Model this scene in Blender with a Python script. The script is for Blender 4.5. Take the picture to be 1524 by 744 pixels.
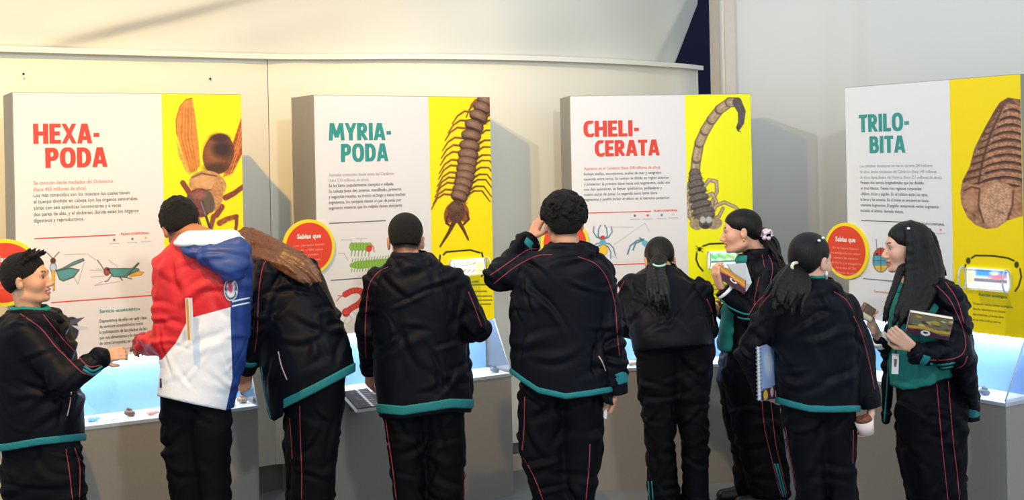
import bpy, math, random
import numpy as np
from mathutils import Vector
from mathutils.bvhtree import BVHTree

random.seed(7)
RNG = np.random.default_rng(7)
scene = bpy.context.scene
COL = scene.collection
for o in list(bpy.data.objects):
    bpy.data.objects.remove(o)

# ------------------------------------------------------------------ camera
F, CX, HY, ROLL, EYE = 1826.0, 762.0, 238.0, 0.0205, 1.80
cam_d = bpy.data.cameras.new('camera')
cam_d.sensor_width = 36.0
cam_d.lens = F / 1524 * 36
cam_d.shift_y = -(372 - HY) / 1524
cam_d.clip_end = 100
cam = bpy.data.objects.new('camera', cam_d)
COL.objects.link(cam)
cam.location = (0, 0, EYE)
cam.rotation_euler = (math.pi / 2, ROLL, 0)
scene.camera = cam

# ------------------------------------------------------------------ light
world = bpy.data.worlds.new('hall_daylight')
scene.world = world
world.use_nodes = True
bg = world.node_tree.nodes['Background']
bg.inputs[0].default_value = (0.82, 0.92, 1.0, 1)
bg.inputs[1].default_value = 0.84


def lamp(name, loc, power, color, radius):
    l = bpy.data.lights.new(name, 'POINT')
    l.energy = power
    l.color = color
    l.shadow_soft_size = radius
    o = bpy.data.objects.new(name, l)
    COL.objects.link(o)
    o.location = loc
    return o


def spot(name, loc, aim, power, color, cone, radius=0.03):
    l = bpy.data.lights.new(name, 'SPOT')
    l.energy, l.color, l.shadow_soft_size = power, color, radius
    l.spot_size, l.spot_blend = math.radians(cone), 1.0
    o = bpy.data.objects.new(name, l)
    COL.objects.link(o)
    o.location = loc
    o.rotation_euler = (Vector(aim) - Vector(loc)).to_track_quat('-Z', 'Y').to_euler()
    return o


spot('ceiling_spot_warm', (-1.6, 3.45, 3.9), (-1.5, 6.6, 1.35), 335, (1.0, 0.57, 0.10), 96)
spot('ceiling_spot_track', (-1.5, 4.1, 3.5), (1.4, 7.0, 1.9), 150, (1.0, 0.97, 0.9), 75)
lamp('ceiling_lamp_hall', (1.2, 0.6, 3.8), 230, (0.97, 1.0, 1.0), 0.15)

vs = scene.view_settings
vs.view_transform = 'Standard'
vs.look = 'None'
vs.exposure = 0.36
vs.gamma = 1.0
vs.use_curve_mapping = False

# ------------------------------------------------------------------ helpers
CR, SR = math.cos(ROLL), math.sin(ROLL)


def P(px, py, D):
    """world point seen at photo pixel (px, py) at distance D"""
    du, dv = px - CX, py - HY
    u = CR * du - SR * dv
    v = SR * du + CR * dv
    return np.array([u * D / F, D, EYE - v * D / F])


def to_px(x, y, z):
    u = F * x / y
    v = -F * (z - EYE) / y
    return CX + u * CR + v * SR, HY - u * SR + v * CR


def lin(c):
    c = np.asarray(c, float) / 255.0
    return np.where(c <= 0.04045, c / 12.92, ((c + 0.055) / 1.055) ** 2.4)


def new_mat(name):
    m = bpy.data.materials.new(name)
    m.use_nodes = True
    nt = m.node_tree
    b = nt.nodes['Principled BSDF']
    return m, nt, b


def mat(name, rgb, rough=0.6, metal=0.0, spec=0.5, noise=0.0, nscale=8.0, bump=0.0, bscale=60.0,
        stretch=None, emit=None, estr=0.0, sheen=0.0):
    m, nt, b = new_mat(name)
    c = tuple(lin(rgb)) + (1,)
    b.inputs['Base Color'].default_value = c
    b.inputs['Roughness'].default_value = rough
    b.inputs['Metallic'].default_value = metal
    b.inputs['Specular IOR Level'].default_value = spec
    if sheen:
        b.inputs['Sheen Weight'].default_value = sheen
    if emit is not None:
        b.inputs['Emission Color'].default_value = tuple(lin(emit)) + (1,)
        b.inputs['Emission Strength'].default_value = estr
    tc = nt.nodes.new('ShaderNodeTexCoord')
    mp = nt.nodes.new('ShaderNodeMapping')
    nt.links.new(tc.outputs['Object'], mp.inputs[0])
    if stretch:
        mp.inputs['Scale'].default_value = stretch
    if noise:
        n = nt.nodes.new('ShaderNodeTexNoise')
        n.inputs['Scale'].default_value = nscale
        n.inputs['Detail'].default_value = 5
        nt.links.new(mp.outputs[0], n.inputs[0])
        r = nt.nodes.new('ShaderNodeMapRange')
        r.inputs[1].default_value = 0.25
        r.inputs[2].default_value = 0.75
        r.inputs[3].default_value = 1 - noise
        r.inputs[4].default_value = 1 + noise
        nt.links.new(n.outputs[0], r.inputs[0])
        mx = nt.nodes.new('ShaderNodeVectorMath')
        mx.operation = 'SCALE'
        mx.inputs[0].default_value = c[:3]
        nt.links.new(r.outputs[0], mx.inputs['Scale'])
        nt.links.new(mx.outputs[0], b.inputs['Base Color'])
    if bump:
        n2 = nt.nodes.new('ShaderNodeTexNoise')
        n2.inputs['Scale'].default_value = bscale
        n2.inputs['Detail'].default_value = 3
        nt.links.new(mp.outputs[0], n2.inputs[0])
        bp = nt.nodes.new('ShaderNodeBump')
        bp.inputs['Strength'].default_value = bump
        bp.inputs['Distance'].default_value = 0.01
        nt.links.new(n2.outputs[0], bp.inputs['Height'])
        nt.links.new(bp.outputs[0], b.inputs['Normal'])
    return m


def attr_mat(name, rough=0.5, spec=0.3, sss=0.0, bump=0.0, bscale=80):
    m, nt, b = new_mat(name)
    a = nt.nodes.new('ShaderNodeAttribute')
    a.attribute_name = 'Col'
    nt.links.new(a.outputs['Color'], b.inputs['Base Color'])
    b.inputs['Roughness'].default_value = rough
    b.inputs['Specular IOR Level'].default_value = spec
    if bump:
        n2 = nt.nodes.new('ShaderNodeTexNoise')
        n2.inputs['Scale'].default_value = bscale
        bp = nt.nodes.new('ShaderNodeBump')
        bp.inputs['Strength'].default_value = bump
        bp.inputs['Distance'].default_value = 0.005
        tc = nt.nodes.new('ShaderNodeTexCoord')
        nt.links.new(tc.outputs['Object'], n2.inputs[0])
        nt.links.new(n2.outputs[0], bp.inputs['Height'])
        nt.links.new(bp.outputs[0], b.inputs['Normal'])
    return m


def clear_mat(name, tint=(1, 1, 1), gloss=0.10, rough=0.02):
    m = bpy.data.materials.new(name)
    m.use_nodes = True
    nt = m.node_tree
    nt.nodes.clear()
    out = nt.nodes.new('ShaderNodeOutputMaterial')
    mix = nt.nodes.new('ShaderNodeMixShader')
    t = nt.nodes.new('ShaderNodeBsdfTransparent')
    t.inputs[0].default_value = tuple(tint) + (1,)
    g = nt.nodes.new('ShaderNodeBsdfGlossy')
    g.inputs['Roughness'].default_value = rough
    lw = nt.nodes.new('ShaderNodeLayerWeight')
    lw.inputs[0].default_value = 0.25
    ad = nt.nodes.new('ShaderNodeMath')
    ad.operation = 'MULTIPLY_ADD'
    ad.inputs[1].default_value = 0.5
    ad.inputs[2].default_value = gloss
    nt.links.new(lw.outputs['Fresnel'], ad.inputs[0])
    nt.links.new(ad.outputs[0], mix.inputs[0])
    nt.links.new(t.outputs[0], mix.inputs[1])
    nt.links.new(g.outputs[0], mix.inputs[2])
    nt.links.new(mix.outputs[0], out.inputs[0])
    return m


def empty(name, loc, label=None, cat=None, group=None, kind=None):
    o = bpy.data.objects.new(name, None)
    o.empty_display_size = 0.1
    COL.objects.link(o)
    o.location = tuple(loc)
    tag(o, label, cat, group, kind)
    return o


def tag(o, label=None, cat=None, group=None, kind=None):
    if label:
        o['label'] = label
    if cat:
        o['category'] = cat
    if group:
        o['group'] = group
    if kind:
        o['kind'] = kind
    return o


WLOC = {}


def world_loc(o):
    v = np.array(o.location)
    while o.parent:
        o = o.parent
        v = v + np.array(o.location)
    return v


def mesh_obj(name, verts, faces, material, parent=None, smooth=False, base=None):
    """verts in world coordinates; the object's origin goes to base or its parent"""
    verts = np.asarray(verts, float)
    off = world_loc(parent) if parent else (np.array(base) if base is not None else np.zeros(3))
    me = bpy.data.meshes.new(name)
    v = (verts - off).astype(np.float32)
    if isinstance(faces, np.ndarray):
        n, k = faces.shape
        me.vertices.add(len(v))
        me.vertices.foreach_set('co', v.ravel())
        me.loops.add(n * k)
        me.loops.foreach_set('vertex_index', faces.astype(np.int32).ravel())
        me.polygons.add(n)
        me.polygons.foreach_set('loop_start', np.arange(0, n * k, k, dtype=np.int32))
        me.update(calc_edges=True)
    else:
        me.from_pydata(v.tolist(), [], faces)
        me.update()
    if smooth:
        me.polygons.foreach_set('use_smooth', np.ones(len(me.polygons), bool))
    me.materials.append(material)
    o = bpy.data.objects.new(name, me)
    COL.objects.link(o)
    if parent:
        o.parent = parent
    elif base is not None:
        o.location = tuple(base)
    return o


def set_col(o, rgb_lin, name='Col'):
    me = o.data
    a = me.attributes.new(name, 'FLOAT_COLOR', 'POINT')
    c = np.ones((len(me.vertices), 4), np.float32)
    c[:, :3] = rgb_lin
    a.data.foreach_set('color', c.ravel())


def set_float(o, vals, name):
    a = o.data.attributes.new(name, 'FLOAT', 'POINT')
    a.data.foreach_set('value', np.asarray(vals, np.float32))


def prism(pts, vec, name, material, parent=None, base=None):
    """polygon pts (world) extruded by vec"""
    pts = np.asarray(pts, float)
    n = len(pts)
    v = np.vstack([pts, pts + np.asarray(vec)])
    f = [list(range(n))[::-1], list(range(n, 2 * n))]
    for i in range(n):
        j = (i + 1) % n
        f.append([i, j, n + j, n + i])
    return mesh_obj(name, v, f, material, parent, base=base)


BOXF = [(0, 3, 2, 1), (4, 5, 6, 7), (0, 1, 5, 4), (1, 2, 6, 5), (2, 3, 7, 6), (3, 0, 4, 7)]


def tube(path, r, name, material, parent=None, sides=6, base=None, smooth=True):
    path = np.asarray(path, float)
    n = len(path)
    rr = np.broadcast_to(np.asarray(r, float), (n,))
    V, Fc = [], []
    tan = np.gradient(path, axis=0)
    tan /= np.linalg.norm(tan, axis=1)[:, None] + 1e-9
    ref = np.array([0, 0, 1.0])
    if abs(tan[0] @ ref) > 0.9:
        ref = np.array([1.0, 0, 0])
    a = np.cross(tan[0], ref)
    for i in range(n):
        a = a - tan[i] * (a @ tan[i])
        a /= np.linalg.norm(a) + 1e-9
        b = np.cross(tan[i], a)
        for k in range(sides):
            t = 2 * math.pi * k / sides
            V.append(path[i] + rr[i] * (math.cos(t) * a + math.sin(t) * b))
    for i in range(n - 1):
        for k in range(sides):
            k2 = (k + 1) % sides
            Fc.append((i * sides + k, i * sides + k2, (i + 1) * sides + k2, (i + 1) * sides + k))
    Fc.append(tuple(range(sides))[::-1])
    Fc.append(tuple((n - 1) * sides + k for k in range(sides)))
    return mesh_obj(name, V, Fc, material, parent, smooth, base)


def smooth_path(pts, n=40):
    """Catmull-Rom resample"""
    p = np.asarray(pts, float)
    p = np.vstack([2 * p[0] - p[1], p, 2 * p[-1] - p[-2]])
    m = len(p) - 3
    out = []
    for t in np.linspace(0, m, n):
        i = min(int(t), m - 1)
        u = t - i
        a, b, c, d = p[i:i + 4]
        out.append(0.5 * ((2 * b) + (c - a) * u + (2 * a - 5 * b + 4 * c - d) * u * u + (3 * b - a - 3 * c + d) * u ** 3))
    return np.array(out)


# ------------------------------------------------------------------ implicit shapes -> meshes
class Shape:
    def __init__(self):
        self.ops = []

    def copy(self, off=0.0):
        s = Shape()
        for fn, lo, hi, k, m in self.ops:
            if off:
                s.ops.append(((lambda f: (lambda x, y, z: f(x, y, z) - off))(fn), lo - abs(off), hi + abs(off), k, m))
            else:
                s.ops.append((fn, lo, hi, k, m))
        return s

    def op(self, fn, lo, hi, k=0.01, m='u'):
        self.ops.append((fn, np.asarray(lo, float), np.asarray(hi, float), k, m))
        return self

    def cap(self, a, b, ra, rb=None, k=0.01, m='u'):
        a = np.asarray(a, float)
        b = np.asarray(b, float)
        rb = ra if rb is None else rb
        ba = b - a
        L2 = max(ba @ ba, 1e-9)

        def fn(x, y, z):
            px, py, pz = x - a[0], y - a[1], z - a[2]
            t = np.clip((px * ba[0] + py * ba[1] + pz * ba[2]) / L2, 0, 1)
            return np.sqrt((px - t * ba[0]) ** 2 + (py - t * ba[1]) ** 2 + (pz - t * ba[2]) ** 2) - (ra + t * (rb - ra))
        R = max(ra, rb)
        return self.op(fn, np.minimum(a, b) - R, np.maximum(a, b) + R, k, m)

    def chain(self, pts, k=0.015):
        for (a, ra), (b, rb) in zip(pts[:-1], pts[1:]):
            self.cap(a, b, ra, rb, k)
        return self

    def ell(self, c, r, R=None, k=0.01, m='u'):
        c = np.asarray(c, float)
        r = np.asarray(r, float)
        R = np.eye(3) if R is None else np.asarray(R)

        def fn(x, y, z):
            dx, dy, dz = x - c[0], y - c[1], z - c[2]
            q = [R[0, i] * dx + R[1, i] * dy + R[2, i] * dz for i in range(3)]
            k0 = np.sqrt(sum((q[i] / r[i]) ** 2 for i in range(3)))
            k1 = np.sqrt(sum((q[i] / r[i] ** 2) ** 2 for i in range(3))) + 1e-6
            return k0 * (k0 - 1) / k1
        ext = np.sqrt(((R * r[None, :]) ** 2).sum(1))
        return self.op(fn, c - ext, c + ext, k, m)

    def loft(self, sl, k=0.02, p=2.3, shrink=0.0, m='u'):
        """sl rows: z, cx, cy, a, b"""
        s = np.array(sorted(sl, key=lambda r: r[0]), float)
        zs = s[:, 0]
        a_, b_ = np.maximum(s[:, 3] - shrink, .01), np.maximum(s[:, 4] - shrink, .01)
        z0, z1 = zs[0] + shrink, zs[-1] - shrink

        def fn(x, y, z):
            def it(v):
                return (np.interp(z, zs, v) * 2 + np.interp(z - .02, zs, v) + np.interp(z + .02, zs, v)) / 4
            cx, cy, a, b = it(s[:, 1]), it(s[:, 2]), it(a_), it(b_)
            q = (np.abs((x - cx) / a) ** p + np.abs((y - cy) / b) ** p) ** (1 / p)
            d = (q - 1) * np.minimum(a, b)
            c = np.maximum(z0 - z, z - z1)
            r = .02
            return np.minimum(np.maximum(d + r, c + r), 0) + np.sqrt(np.maximum(d + r, 0) ** 2 + np.maximum(c + r, 0) ** 2) - r
        lo = [(s[:, 1] - a_).min(), (s[:, 2] - b_).min(), z0]
        hi = [(s[:, 1] + a_).max(), (s[:, 2] + b_).max(), z1]
        return self.op(fn, lo, hi, k, m)

    def cut(self, fn):
        return self.op(fn, [-9] * 3, [9] * 3, 0, 'i')

    def surface(self, h):
        us = [o for o in self.ops if o[4] == 'u']
        lo = np.min([o[1] for o in us], 0) - 3 * h
        hi = np.max([o[2] for o in us], 0) + 3 * h
        n = np.ceil((hi - lo) / h).astype(int) + 1
        ax = [(lo[i] + h * np.arange(n[i])) for i in range(3)]
        G = np.full(n, 0.15, np.float32)
        for fn, l, u, k, m in self.ops:
            mg = k + 3 * h + (0.0 if m == 'u' else 0)
            i0 = np.clip(np.floor((l - mg - lo) / h).astype(int), 0, n - 1)
            i1 = np.clip(np.ceil((u + mg - lo) / h).astype(int) + 1, 1, n)
            if (i1 <= i0).any():
                continue
            sl = tuple(slice(i0[i], i1[i]) for i in range(3))
            x = ax[0][sl[0]][:, None, None]
            y = ax[1][sl[1]][None, :, None]
            z = ax[2][sl[2]][None, None, :]
            d = fn(x, y, z).astype(np.float32)
            g = G[sl]
            if m == 'u':
                if k > 0:
                    t = np.clip(.5 + .5 * (d - g) / k, 0, 1)
                    G[sl] = d + (g - d) * t - k * t * (1 - t)
                else:
                    G[sl] = np.minimum(g, d)
            elif m == 's':
                d = -d
                if k > 0:
                    t = np.clip(.5 - .5 * (d - g) / k, 0, 1)
                    G[sl] = d + (g - d) * t + k * t * (1 - t)
                else:
                    G[sl] = np.maximum(g, d)
            else:
                G[sl] = np.maximum(g, d)
        return nets(G, lo, h)


def nets(G, lo, h):
    ins = G < 0
    c = np.zeros(tuple(s - 1 for s in G.shape), np.uint8)
    for i in (0, 1):
        for j in (0, 1):
            for k in (0, 1):
                c += ins[i:i + c.shape[0], j:j + c.shape[1], k:k + c.shape[2]]
    act = (c > 0) & (c < 8)
    I, J, K = np.nonzero(act)
    idx = np.full(act.shape, -1, np.int32)
    idx[I, J, K] = np.arange(len(I), dtype=np.int32)
    pos = np.zeros((len(I), 3))
    cnt = np.zeros(len(I))
    cor = {(i, j, k): G[I + i, J + j, K + k] for i in (0, 1) for j in (0, 1) for k in (0, 1)}
    for axis in range(3):
        for p in (0, 1):
            for q in (0, 1):
                a = [0, 0, 0]
                o = [t for t in range(3) if t != axis]
                a[o[0]], a[o[1]] = p, q
                b = list(a)
                b[axis] = 1
                f0, f1 = cor[tuple(a)], cor[tuple(b)]
                mk = (f0 < 0) != (f1 < 0)
                t = np.where(mk, f0 / np.where(mk, f0 - f1, 1), 0)
                for d in range(3):
                    pos[:, d] += np.where(mk, a[d] + (t if d == axis else 0), 0)
                cnt += mk
    pos /= cnt[:, None]
    V = lo + h * (pos + np.stack([I, J, K], 1))
    faces = []
    nx, ny, nz = G.shape
    for axis in range(3):
        s0 = [slice(1, -1)] * 3
        s1 = [slice(1, -1)] * 3
        s0[axis] = slice(0, -1)
        s1[axis] = slice(1, None)
        A, B = ins[tuple(s0)], ins[tuple(s1)]
        ii = np.nonzero(A != B)
        flip = A[ii]
        e = [ii[0] + (0 if axis == 0 else 1), ii[1] + (0 if axis == 1 else 1), ii[2] + (0 if axis == 2 else 1)]
        u, v = [(1, 2), (2, 0), (0, 1)][axis]

        def cell(du, dv):
            q = [e[0].copy(), e[1].copy(), e[2].copy()]
            q[u] -= du
            q[v] -= dv
            return idx[q[0], q[1], q[2]]
        quad = np.stack([cell(1, 1), cell(0, 1), cell(0, 0), cell(1, 0)], 1)
        quad[~flip] = quad[~flip][:, ::-1]
        faces.append(quad)
    return V, np.vstack(faces)


def normals_of(V, Fq):
    n = np.cross(V[Fq[:, 2]] - V[Fq[:, 0]], V[Fq[:, 3]] - V[Fq[:, 1]])
    N = np.zeros_like(V)
    for i in range(4):
        np.add.at(N, Fq[:, i], n)
    return N / (np.linalg.norm(N, axis=1)[:, None] + 1e-12)


def wrinkle(V, N, amp, seed=0, h=.008):
    """short soft creases scattered over a garment"""
    r = np.random.default_rng(seed)
    W = np.zeros(len(V))
    n = max(4, int(90 * len(V) * h * h))
    for i in range(n):
        j = r.integers(len(V))
        c, nn = V[j], N[j]
        d = np.array([r.normal() * .8, r.normal() * .8, r.normal() * .55 - .2])
        d -= nn * (d @ nn)
        d /= np.linalg.norm(d) + 1e-9
        e = np.cross(nn, d)
        L, w = r.uniform(.035, .13), r.uniform(.009, .022)
        q = V - c
        m = np.nonzero((q ** 2).sum(1) < (2.2 * L) ** 2)[0]
        q = q[m]
        a, b, h = q @ d, q @ e, q @ nn
        b = b + 2.0 * a * a * r.normal()
        g = np.exp(-(a / L) ** 2 - (h / .06) ** 2)
        W[m] += g * (np.exp(-((b - w) / w) ** 2) - np.exp(-((b + w * .6) / (w * .8)) ** 2)) * r.uniform(.4, 1)
    return amp * np.clip(W, -1.6, 1.6)


def add_shape(name, shp, h, material, parent, wr=0.0, seed=0, freq=26.0, fade=None):
    V, Fq = shp.surface(h)
    if wr:
        N = normals_of(V, Fq)
        w = wrinkle(V, N, wr, seed, h)
        if fade:
            w = w * fade(V)
        V = V + N * w[:, None]
    o = mesh_obj(name, V, Fq, material, parent, smooth=True)
    return o, V, Fq


def eul(yaw=0, pitch=0, roll=0):
    a, b, c = map(math.radians, (yaw, pitch, roll))
    Rz = np.array([[math.cos(a), -math.sin(a), 0], [math.sin(a), math.cos(a), 0], [0, 0, 1]])
    Rx = np.array([[1, 0, 0], [0, math.cos(b), -math.sin(b)], [0, math.sin(b), math.cos(b)]])
    Ry = np.array([[math.cos(c), 0, math.sin(c)], [0, 1, 0], [-math.sin(c), 0, math.cos(c)]])
    return Rz @ Rx @ Ry


# ------------------------------------------------------------------ 2-D painting of prints (flat, in print coordinates)
class Paint:
    def __init__(self, X, Y, bgc):
        self.X, self.Y = X, Y
        self.C = np.ones(X.shape + (3,)) * np.asarray(bgc, float)

    def fill(self, d, col, soft=0.5, alpha=1.0, var=0.0, vs_=0.5):
        a = np.clip(.5 - d / (2 * soft), 0, 1) * alpha
        col = np.asarray(col, float)
        if var:
            n = np.sin(self.X * vs_ + 2 * np.sin(self.Y * vs_ * .7)) * np.sin(self.Y * vs_ * 1.3 + 1.7 * np.sin(self.X * vs_ * .6))
            col = col * (1 + var * n[..., None])
        self.C = self.C * (1 - a[..., None]) + col * a[..., None]

    def line(self, pts, w, col, w2=None, soft=.5, **kw):
        d = np.full(self.X.shape, 1e9)
        n = len(pts) - 1
        w2 = w if w2 is None else w2
        for i in range(n):
            (x0, y0), (x1, y1) = pts[i], pts[i + 1]
            dx, dy = x1 - x0, y1 - y0
            t = np.clip(((self.X - x0) * dx + (self.Y - y0) * dy) / (dx * dx + dy * dy + 1e-9), 0, 1)
            wt = w + (w2 - w) * (i + t) / n
            d = np.minimum(d, np.hypot(self.X - x0 - t * dx, self.Y - y0 - t * dy) - wt / 2)
        self.fill(d, col, soft, **kw)

    def ell(self, cx, cy, rx, ry, col, ang=0, **kw):
        a = math.radians(ang)
        x, y = self.X - cx, self.Y - cy
        u = (x * math.cos(a) + y * math.sin(a)) / rx
        v = (-x * math.sin(a) + y * math.cos(a)) / ry
        self.fill((np.sqrt(u * u + v * v) - 1) * min(rx, ry), col, **kw)

    def poly(self, pts, col, **kw):
        X, Y = self.X, self.Y
        d = np.full(X.shape, 1e18)
        s = np.ones(X.shape)
        n = len(pts)
        for i in range(n):
            x0, y0 = pts[i]
            x1, y1 = pts[i - 1]
            ex, ey = x1 - x0, y1 - y0
            wx, wy = X - x0, Y - y0
            t = np.clip((wx * ex + wy * ey) / (ex * ex + ey * ey + 1e-9), 0, 1)
            d = np.minimum(d, (wx - ex * t) ** 2 + (wy - ey * t) ** 2)
            c1, c2, c3 = Y >= y0, Y < y1, ex * wy > ey * wx
            s = np.where((c1 & c2 & c3) | (~c1 & ~c2 & ~c3), -s, s)
        self.fill(s * np.sqrt(d), col, **kw)


def print_grid(name, corner, eu, ev, nu, nv, fn, material, parent, thick=0.0):
    """flat print: corner + eu*s + ev*t; fn(Paint) paints it; coordinates are those of the photo of the print"""
    s = np.linspace(0, 1, nu)
    t = np.linspace(0, 1, nv)
    S, T = np.meshgrid(s, t, indexing='ij')
    V = np.asarray(corner) + S[..., None] * np.asarray(eu) + T[..., None] * np.asarray(ev)
    X, Y = to_px(V[..., 0], V[..., 1], V[..., 2])
    p = fn(X, Y)
    i = np.arange(nu * nv).reshape(nu, nv)
    Fq = np.stack([i[:-1, :-1], i[1:, :-1], i[1:, 1:], i[:-1, 1:]], -1).reshape(-1, 4)
    o = mesh_obj(name, V.reshape(-1, 3), Fq, material, parent)
    set_col(o, lin(np.clip(p.C, 0, 255)).reshape(-1, 3))
    return o


# ------------------------------------------------------------------ text
TEXTS = []


def text(s, origin, ex, ez, width, height, material, parent, name, bold=0.0, align='L', fit='both'):
    cu = bpy.data.curves.new(name, 'FONT')
    cu.body = s
    cu.size = 1.0
    cu.offset = bold
    cu.resolution_u = 2
    cu.space_line = 1.0
    o = bpy.data.objects.new(name, cu)
    COL.objects.link(o)
    TEXTS.append((o, np.asarray(origin, float), np.asarray(ex), np.asarray(ez), width, height, material, parent, name, align))


def flush_texts():
    bpy.context.view_layer.update()
    dg = bpy.context.evaluated_depsgraph_get()
    for o, org, ex, ez, w, h, m, par, name, align in TEXTS:
        me = bpy.data.meshes.new_from_object(o.evaluated_get(dg))
        n = len(me.vertices)
        co = np.zeros(n * 3)
        me.vertices.foreach_get('co', co)
        co = co.reshape(-1, 3)
        lo, hi = co.min(0), co.max(0)
        sx = w / (hi[0] - lo[0])
        top = .74
        sz = h / .93
        q = org + np.outer((co[:, 0] - lo[0]) * sx, ex) + np.outer((co[:, 1] - top) * sz, ez)
        q = q - world_loc(par)
        me.vertices.foreach_set('co', q.ravel())
        me.materials.clear()
        me.materials.append(m)
        me.update()
        t = bpy.data.objects.new(name, me)
        COL.objects.link(t)
        t.parent = par
        cu = o.data
        bpy.data.objects.remove(o)
        bpy.data.curves.remove(cu)
    TEXTS.clear()


# ------------------------------------------------------------------ materials
M = {}
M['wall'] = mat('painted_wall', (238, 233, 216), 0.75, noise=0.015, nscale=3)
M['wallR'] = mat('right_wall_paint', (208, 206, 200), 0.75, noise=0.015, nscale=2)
M['wall_edge'] = mat('wall_edge_plaster', (200, 190, 178), 0.8, noise=0.04, nscale=30)
M['plinth'] = mat('plinth_concrete', (128, 124, 122), 0.85, noise=0.12, nscale=12)
M['ledge'] = mat('ledge_paint', (236, 232, 222), 0.6)
M['drape'] = mat('white_drape_cloth', (204, 204, 196), 0.85, bump=0.05, bscale=200)
M['navy_wall'] = mat('navy_backdrop', (3, 5, 48), 0.9)
M['floor'] = mat('polished_concrete_floor', (118, 124, 130), 0.4, noise=0.1, nscale=3)
M['kiosk'] = mat('kiosk_grey_laminate', (142, 138, 131), 0.55, noise=0.04, nscale=120)
M['paper'] = mat('white_printed_board', (228, 225, 225), 0.45)
M['print'] = attr_mat('colour_print', 0.45, 0.4)
M['print_lit'] = attr_mat('backlit_print', 0.4, 0.4)
_nt = M['print_lit'].node_tree
_nt.links.new(_nt.nodes['Attribute'].outputs['Color'], _nt.nodes['Principled BSDF'].inputs['Emission Color'])
_nt.nodes['Principled BSDF'].inputs['Emission Strength'].default_value = 0.9
M['tube_light'] = mat('tube_light', (240, 244, 250), .4, emit=(235, 242, 255), estr=1.2)
M['red_ink'] = mat('red_ink', (224, 62, 44), 0.5)
M['teal_ink'] = mat('teal_ink', (48, 146, 140), 0.5)
M['salmon_ink'] = mat('salmon_ink', (226, 130, 110), 0.5)
M['grey_ink'] = mat('grey_ink', (104, 102, 106), 0.5)
M['pale_ink'] = mat('pale_grey_ink', (168, 172, 172), 0.5)
M['dark_ink'] = mat('dark_ink', (52, 56, 62), 0.5)
M['green_ink'] = mat('green_ink', (40, 96, 70), 0.5)
M['disc_red'] = mat('sign_red', (226, 66, 38), 0.45)
M['disc_yellow'] = mat('sign_yellow', (247, 222, 30), 0.45)
M['white_ink'] = mat('white_ink', (246, 240, 232), 0.5)
M['pink_ink'] = mat('pale_pink_ink', (244, 176, 150), 0.5)
M['case_white'] = mat('case_white', (244, 246, 250), 0.4)
M['case_blue'] = mat('case_blue_board', (120, 172, 236), 0.5)
M['led'] = mat('led_strip', (255, 255, 255), 0.5, emit=(244, 246, 255), estr=24)
M['acrylic'] = clear_mat('clear_acrylic', (0.97, 0.99, 1.0), 0.03)
M['acrylic_edge'] = mat('acrylic_edge', (196, 210, 226), 0.15)
M['navy'] = mat('navy_tracksuit_nylon', (9, 11, 20), 0.52, spec=0.12, noise=0.15, nscale=30, bump=0.10, bscale=45)
M['navy_pant'] = mat('navy_tracksuit_trousers', (7, 8, 13), 0.65, spec=0.10, noise=0.12, nscale=30, bump=0.1, bscale=40)
M['black_pant'] = mat('black_trousers', (8, 10, 13), 0.7, spec=0.08, bump=0.1, bscale=40)
M['teal'] = mat('teal_rib_knit', (16, 118, 122), 0.7, bump=0.2, bscale=300)
M['shirt'] = mat('teal_polo_shirt', (14, 122, 114), 0.75, noise=0.08, nscale=20, bump=0.15, bscale=50)
M['piping'] = mat('red_piping', (150, 46, 62), 0.6)
M['pale_piping'] = mat('pale_pocket_piping', (206, 168, 160), 0.6)
M['hair'] = mat('black_hair', (13, 11, 11), 0.47, spec=0.26, noise=0.4, nscale=120, bump=0.30, bscale=240, stretch=(1, 1, .12))
M['hair_short'] = mat('short_black_hair', (17, 14, 13), 0.7, spec=0.3, noise=0.4, nscale=150, bump=0.9, bscale=260)
M['hair_brown'] = mat('brown_hair', (96, 62, 40), 0.38, spec=0.4, noise=0.5, nscale=190, bump=0.10, bscale=300, stretch=(16, 1, 1))
for nd in M['hair_brown'].node_tree.nodes:
    if nd.type == 'MAPPING':
        nd.vector_type = 'TEXTURE'
        nd.inputs['Rotation'].default_value = (0, math.radians(32), 0)
M['skin'] = attr_mat('skin', 0.5, 0.35, bump=0.05, bscale=150)
M['shoe'] = mat('black_shoe', (14, 14, 16), 0.4)
M['sole'] = mat('shoe_sole', (60, 60, 62), 0.7)
M['eye'] = attr_mat('eye', 0.12, 0.6)
M['white_plastic'] = mat('white_plastic', (236, 236, 238), 0.4)
M['black'] = mat('black_plastic', (16, 16, 18), 0.4)
M['pages'] = mat('paper_pages', (236, 228, 206), 0.8)
M['gold'] = mat('gold_earring', (220, 180, 90), 0.25, metal=1)
M['metal'] = mat('metal_wire', (180, 182, 186), 0.3, metal=1)

# ------------------------------------------------------------------ the setting
LEDGE_Z = EYE + 0.58


def px_path(rows):
    return [(P(x, HY, D)[0], D) for x, D in rows]


fl = mesh_obj('floor', [(-9, -4, 0), (9, -4, 0), (9, 12, 0), (-9, 12, 0)], [(0, 1, 2, 3)], M['floor'])
tag(fl, 'grey polished concrete floor', None, None, 'structure')


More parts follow.
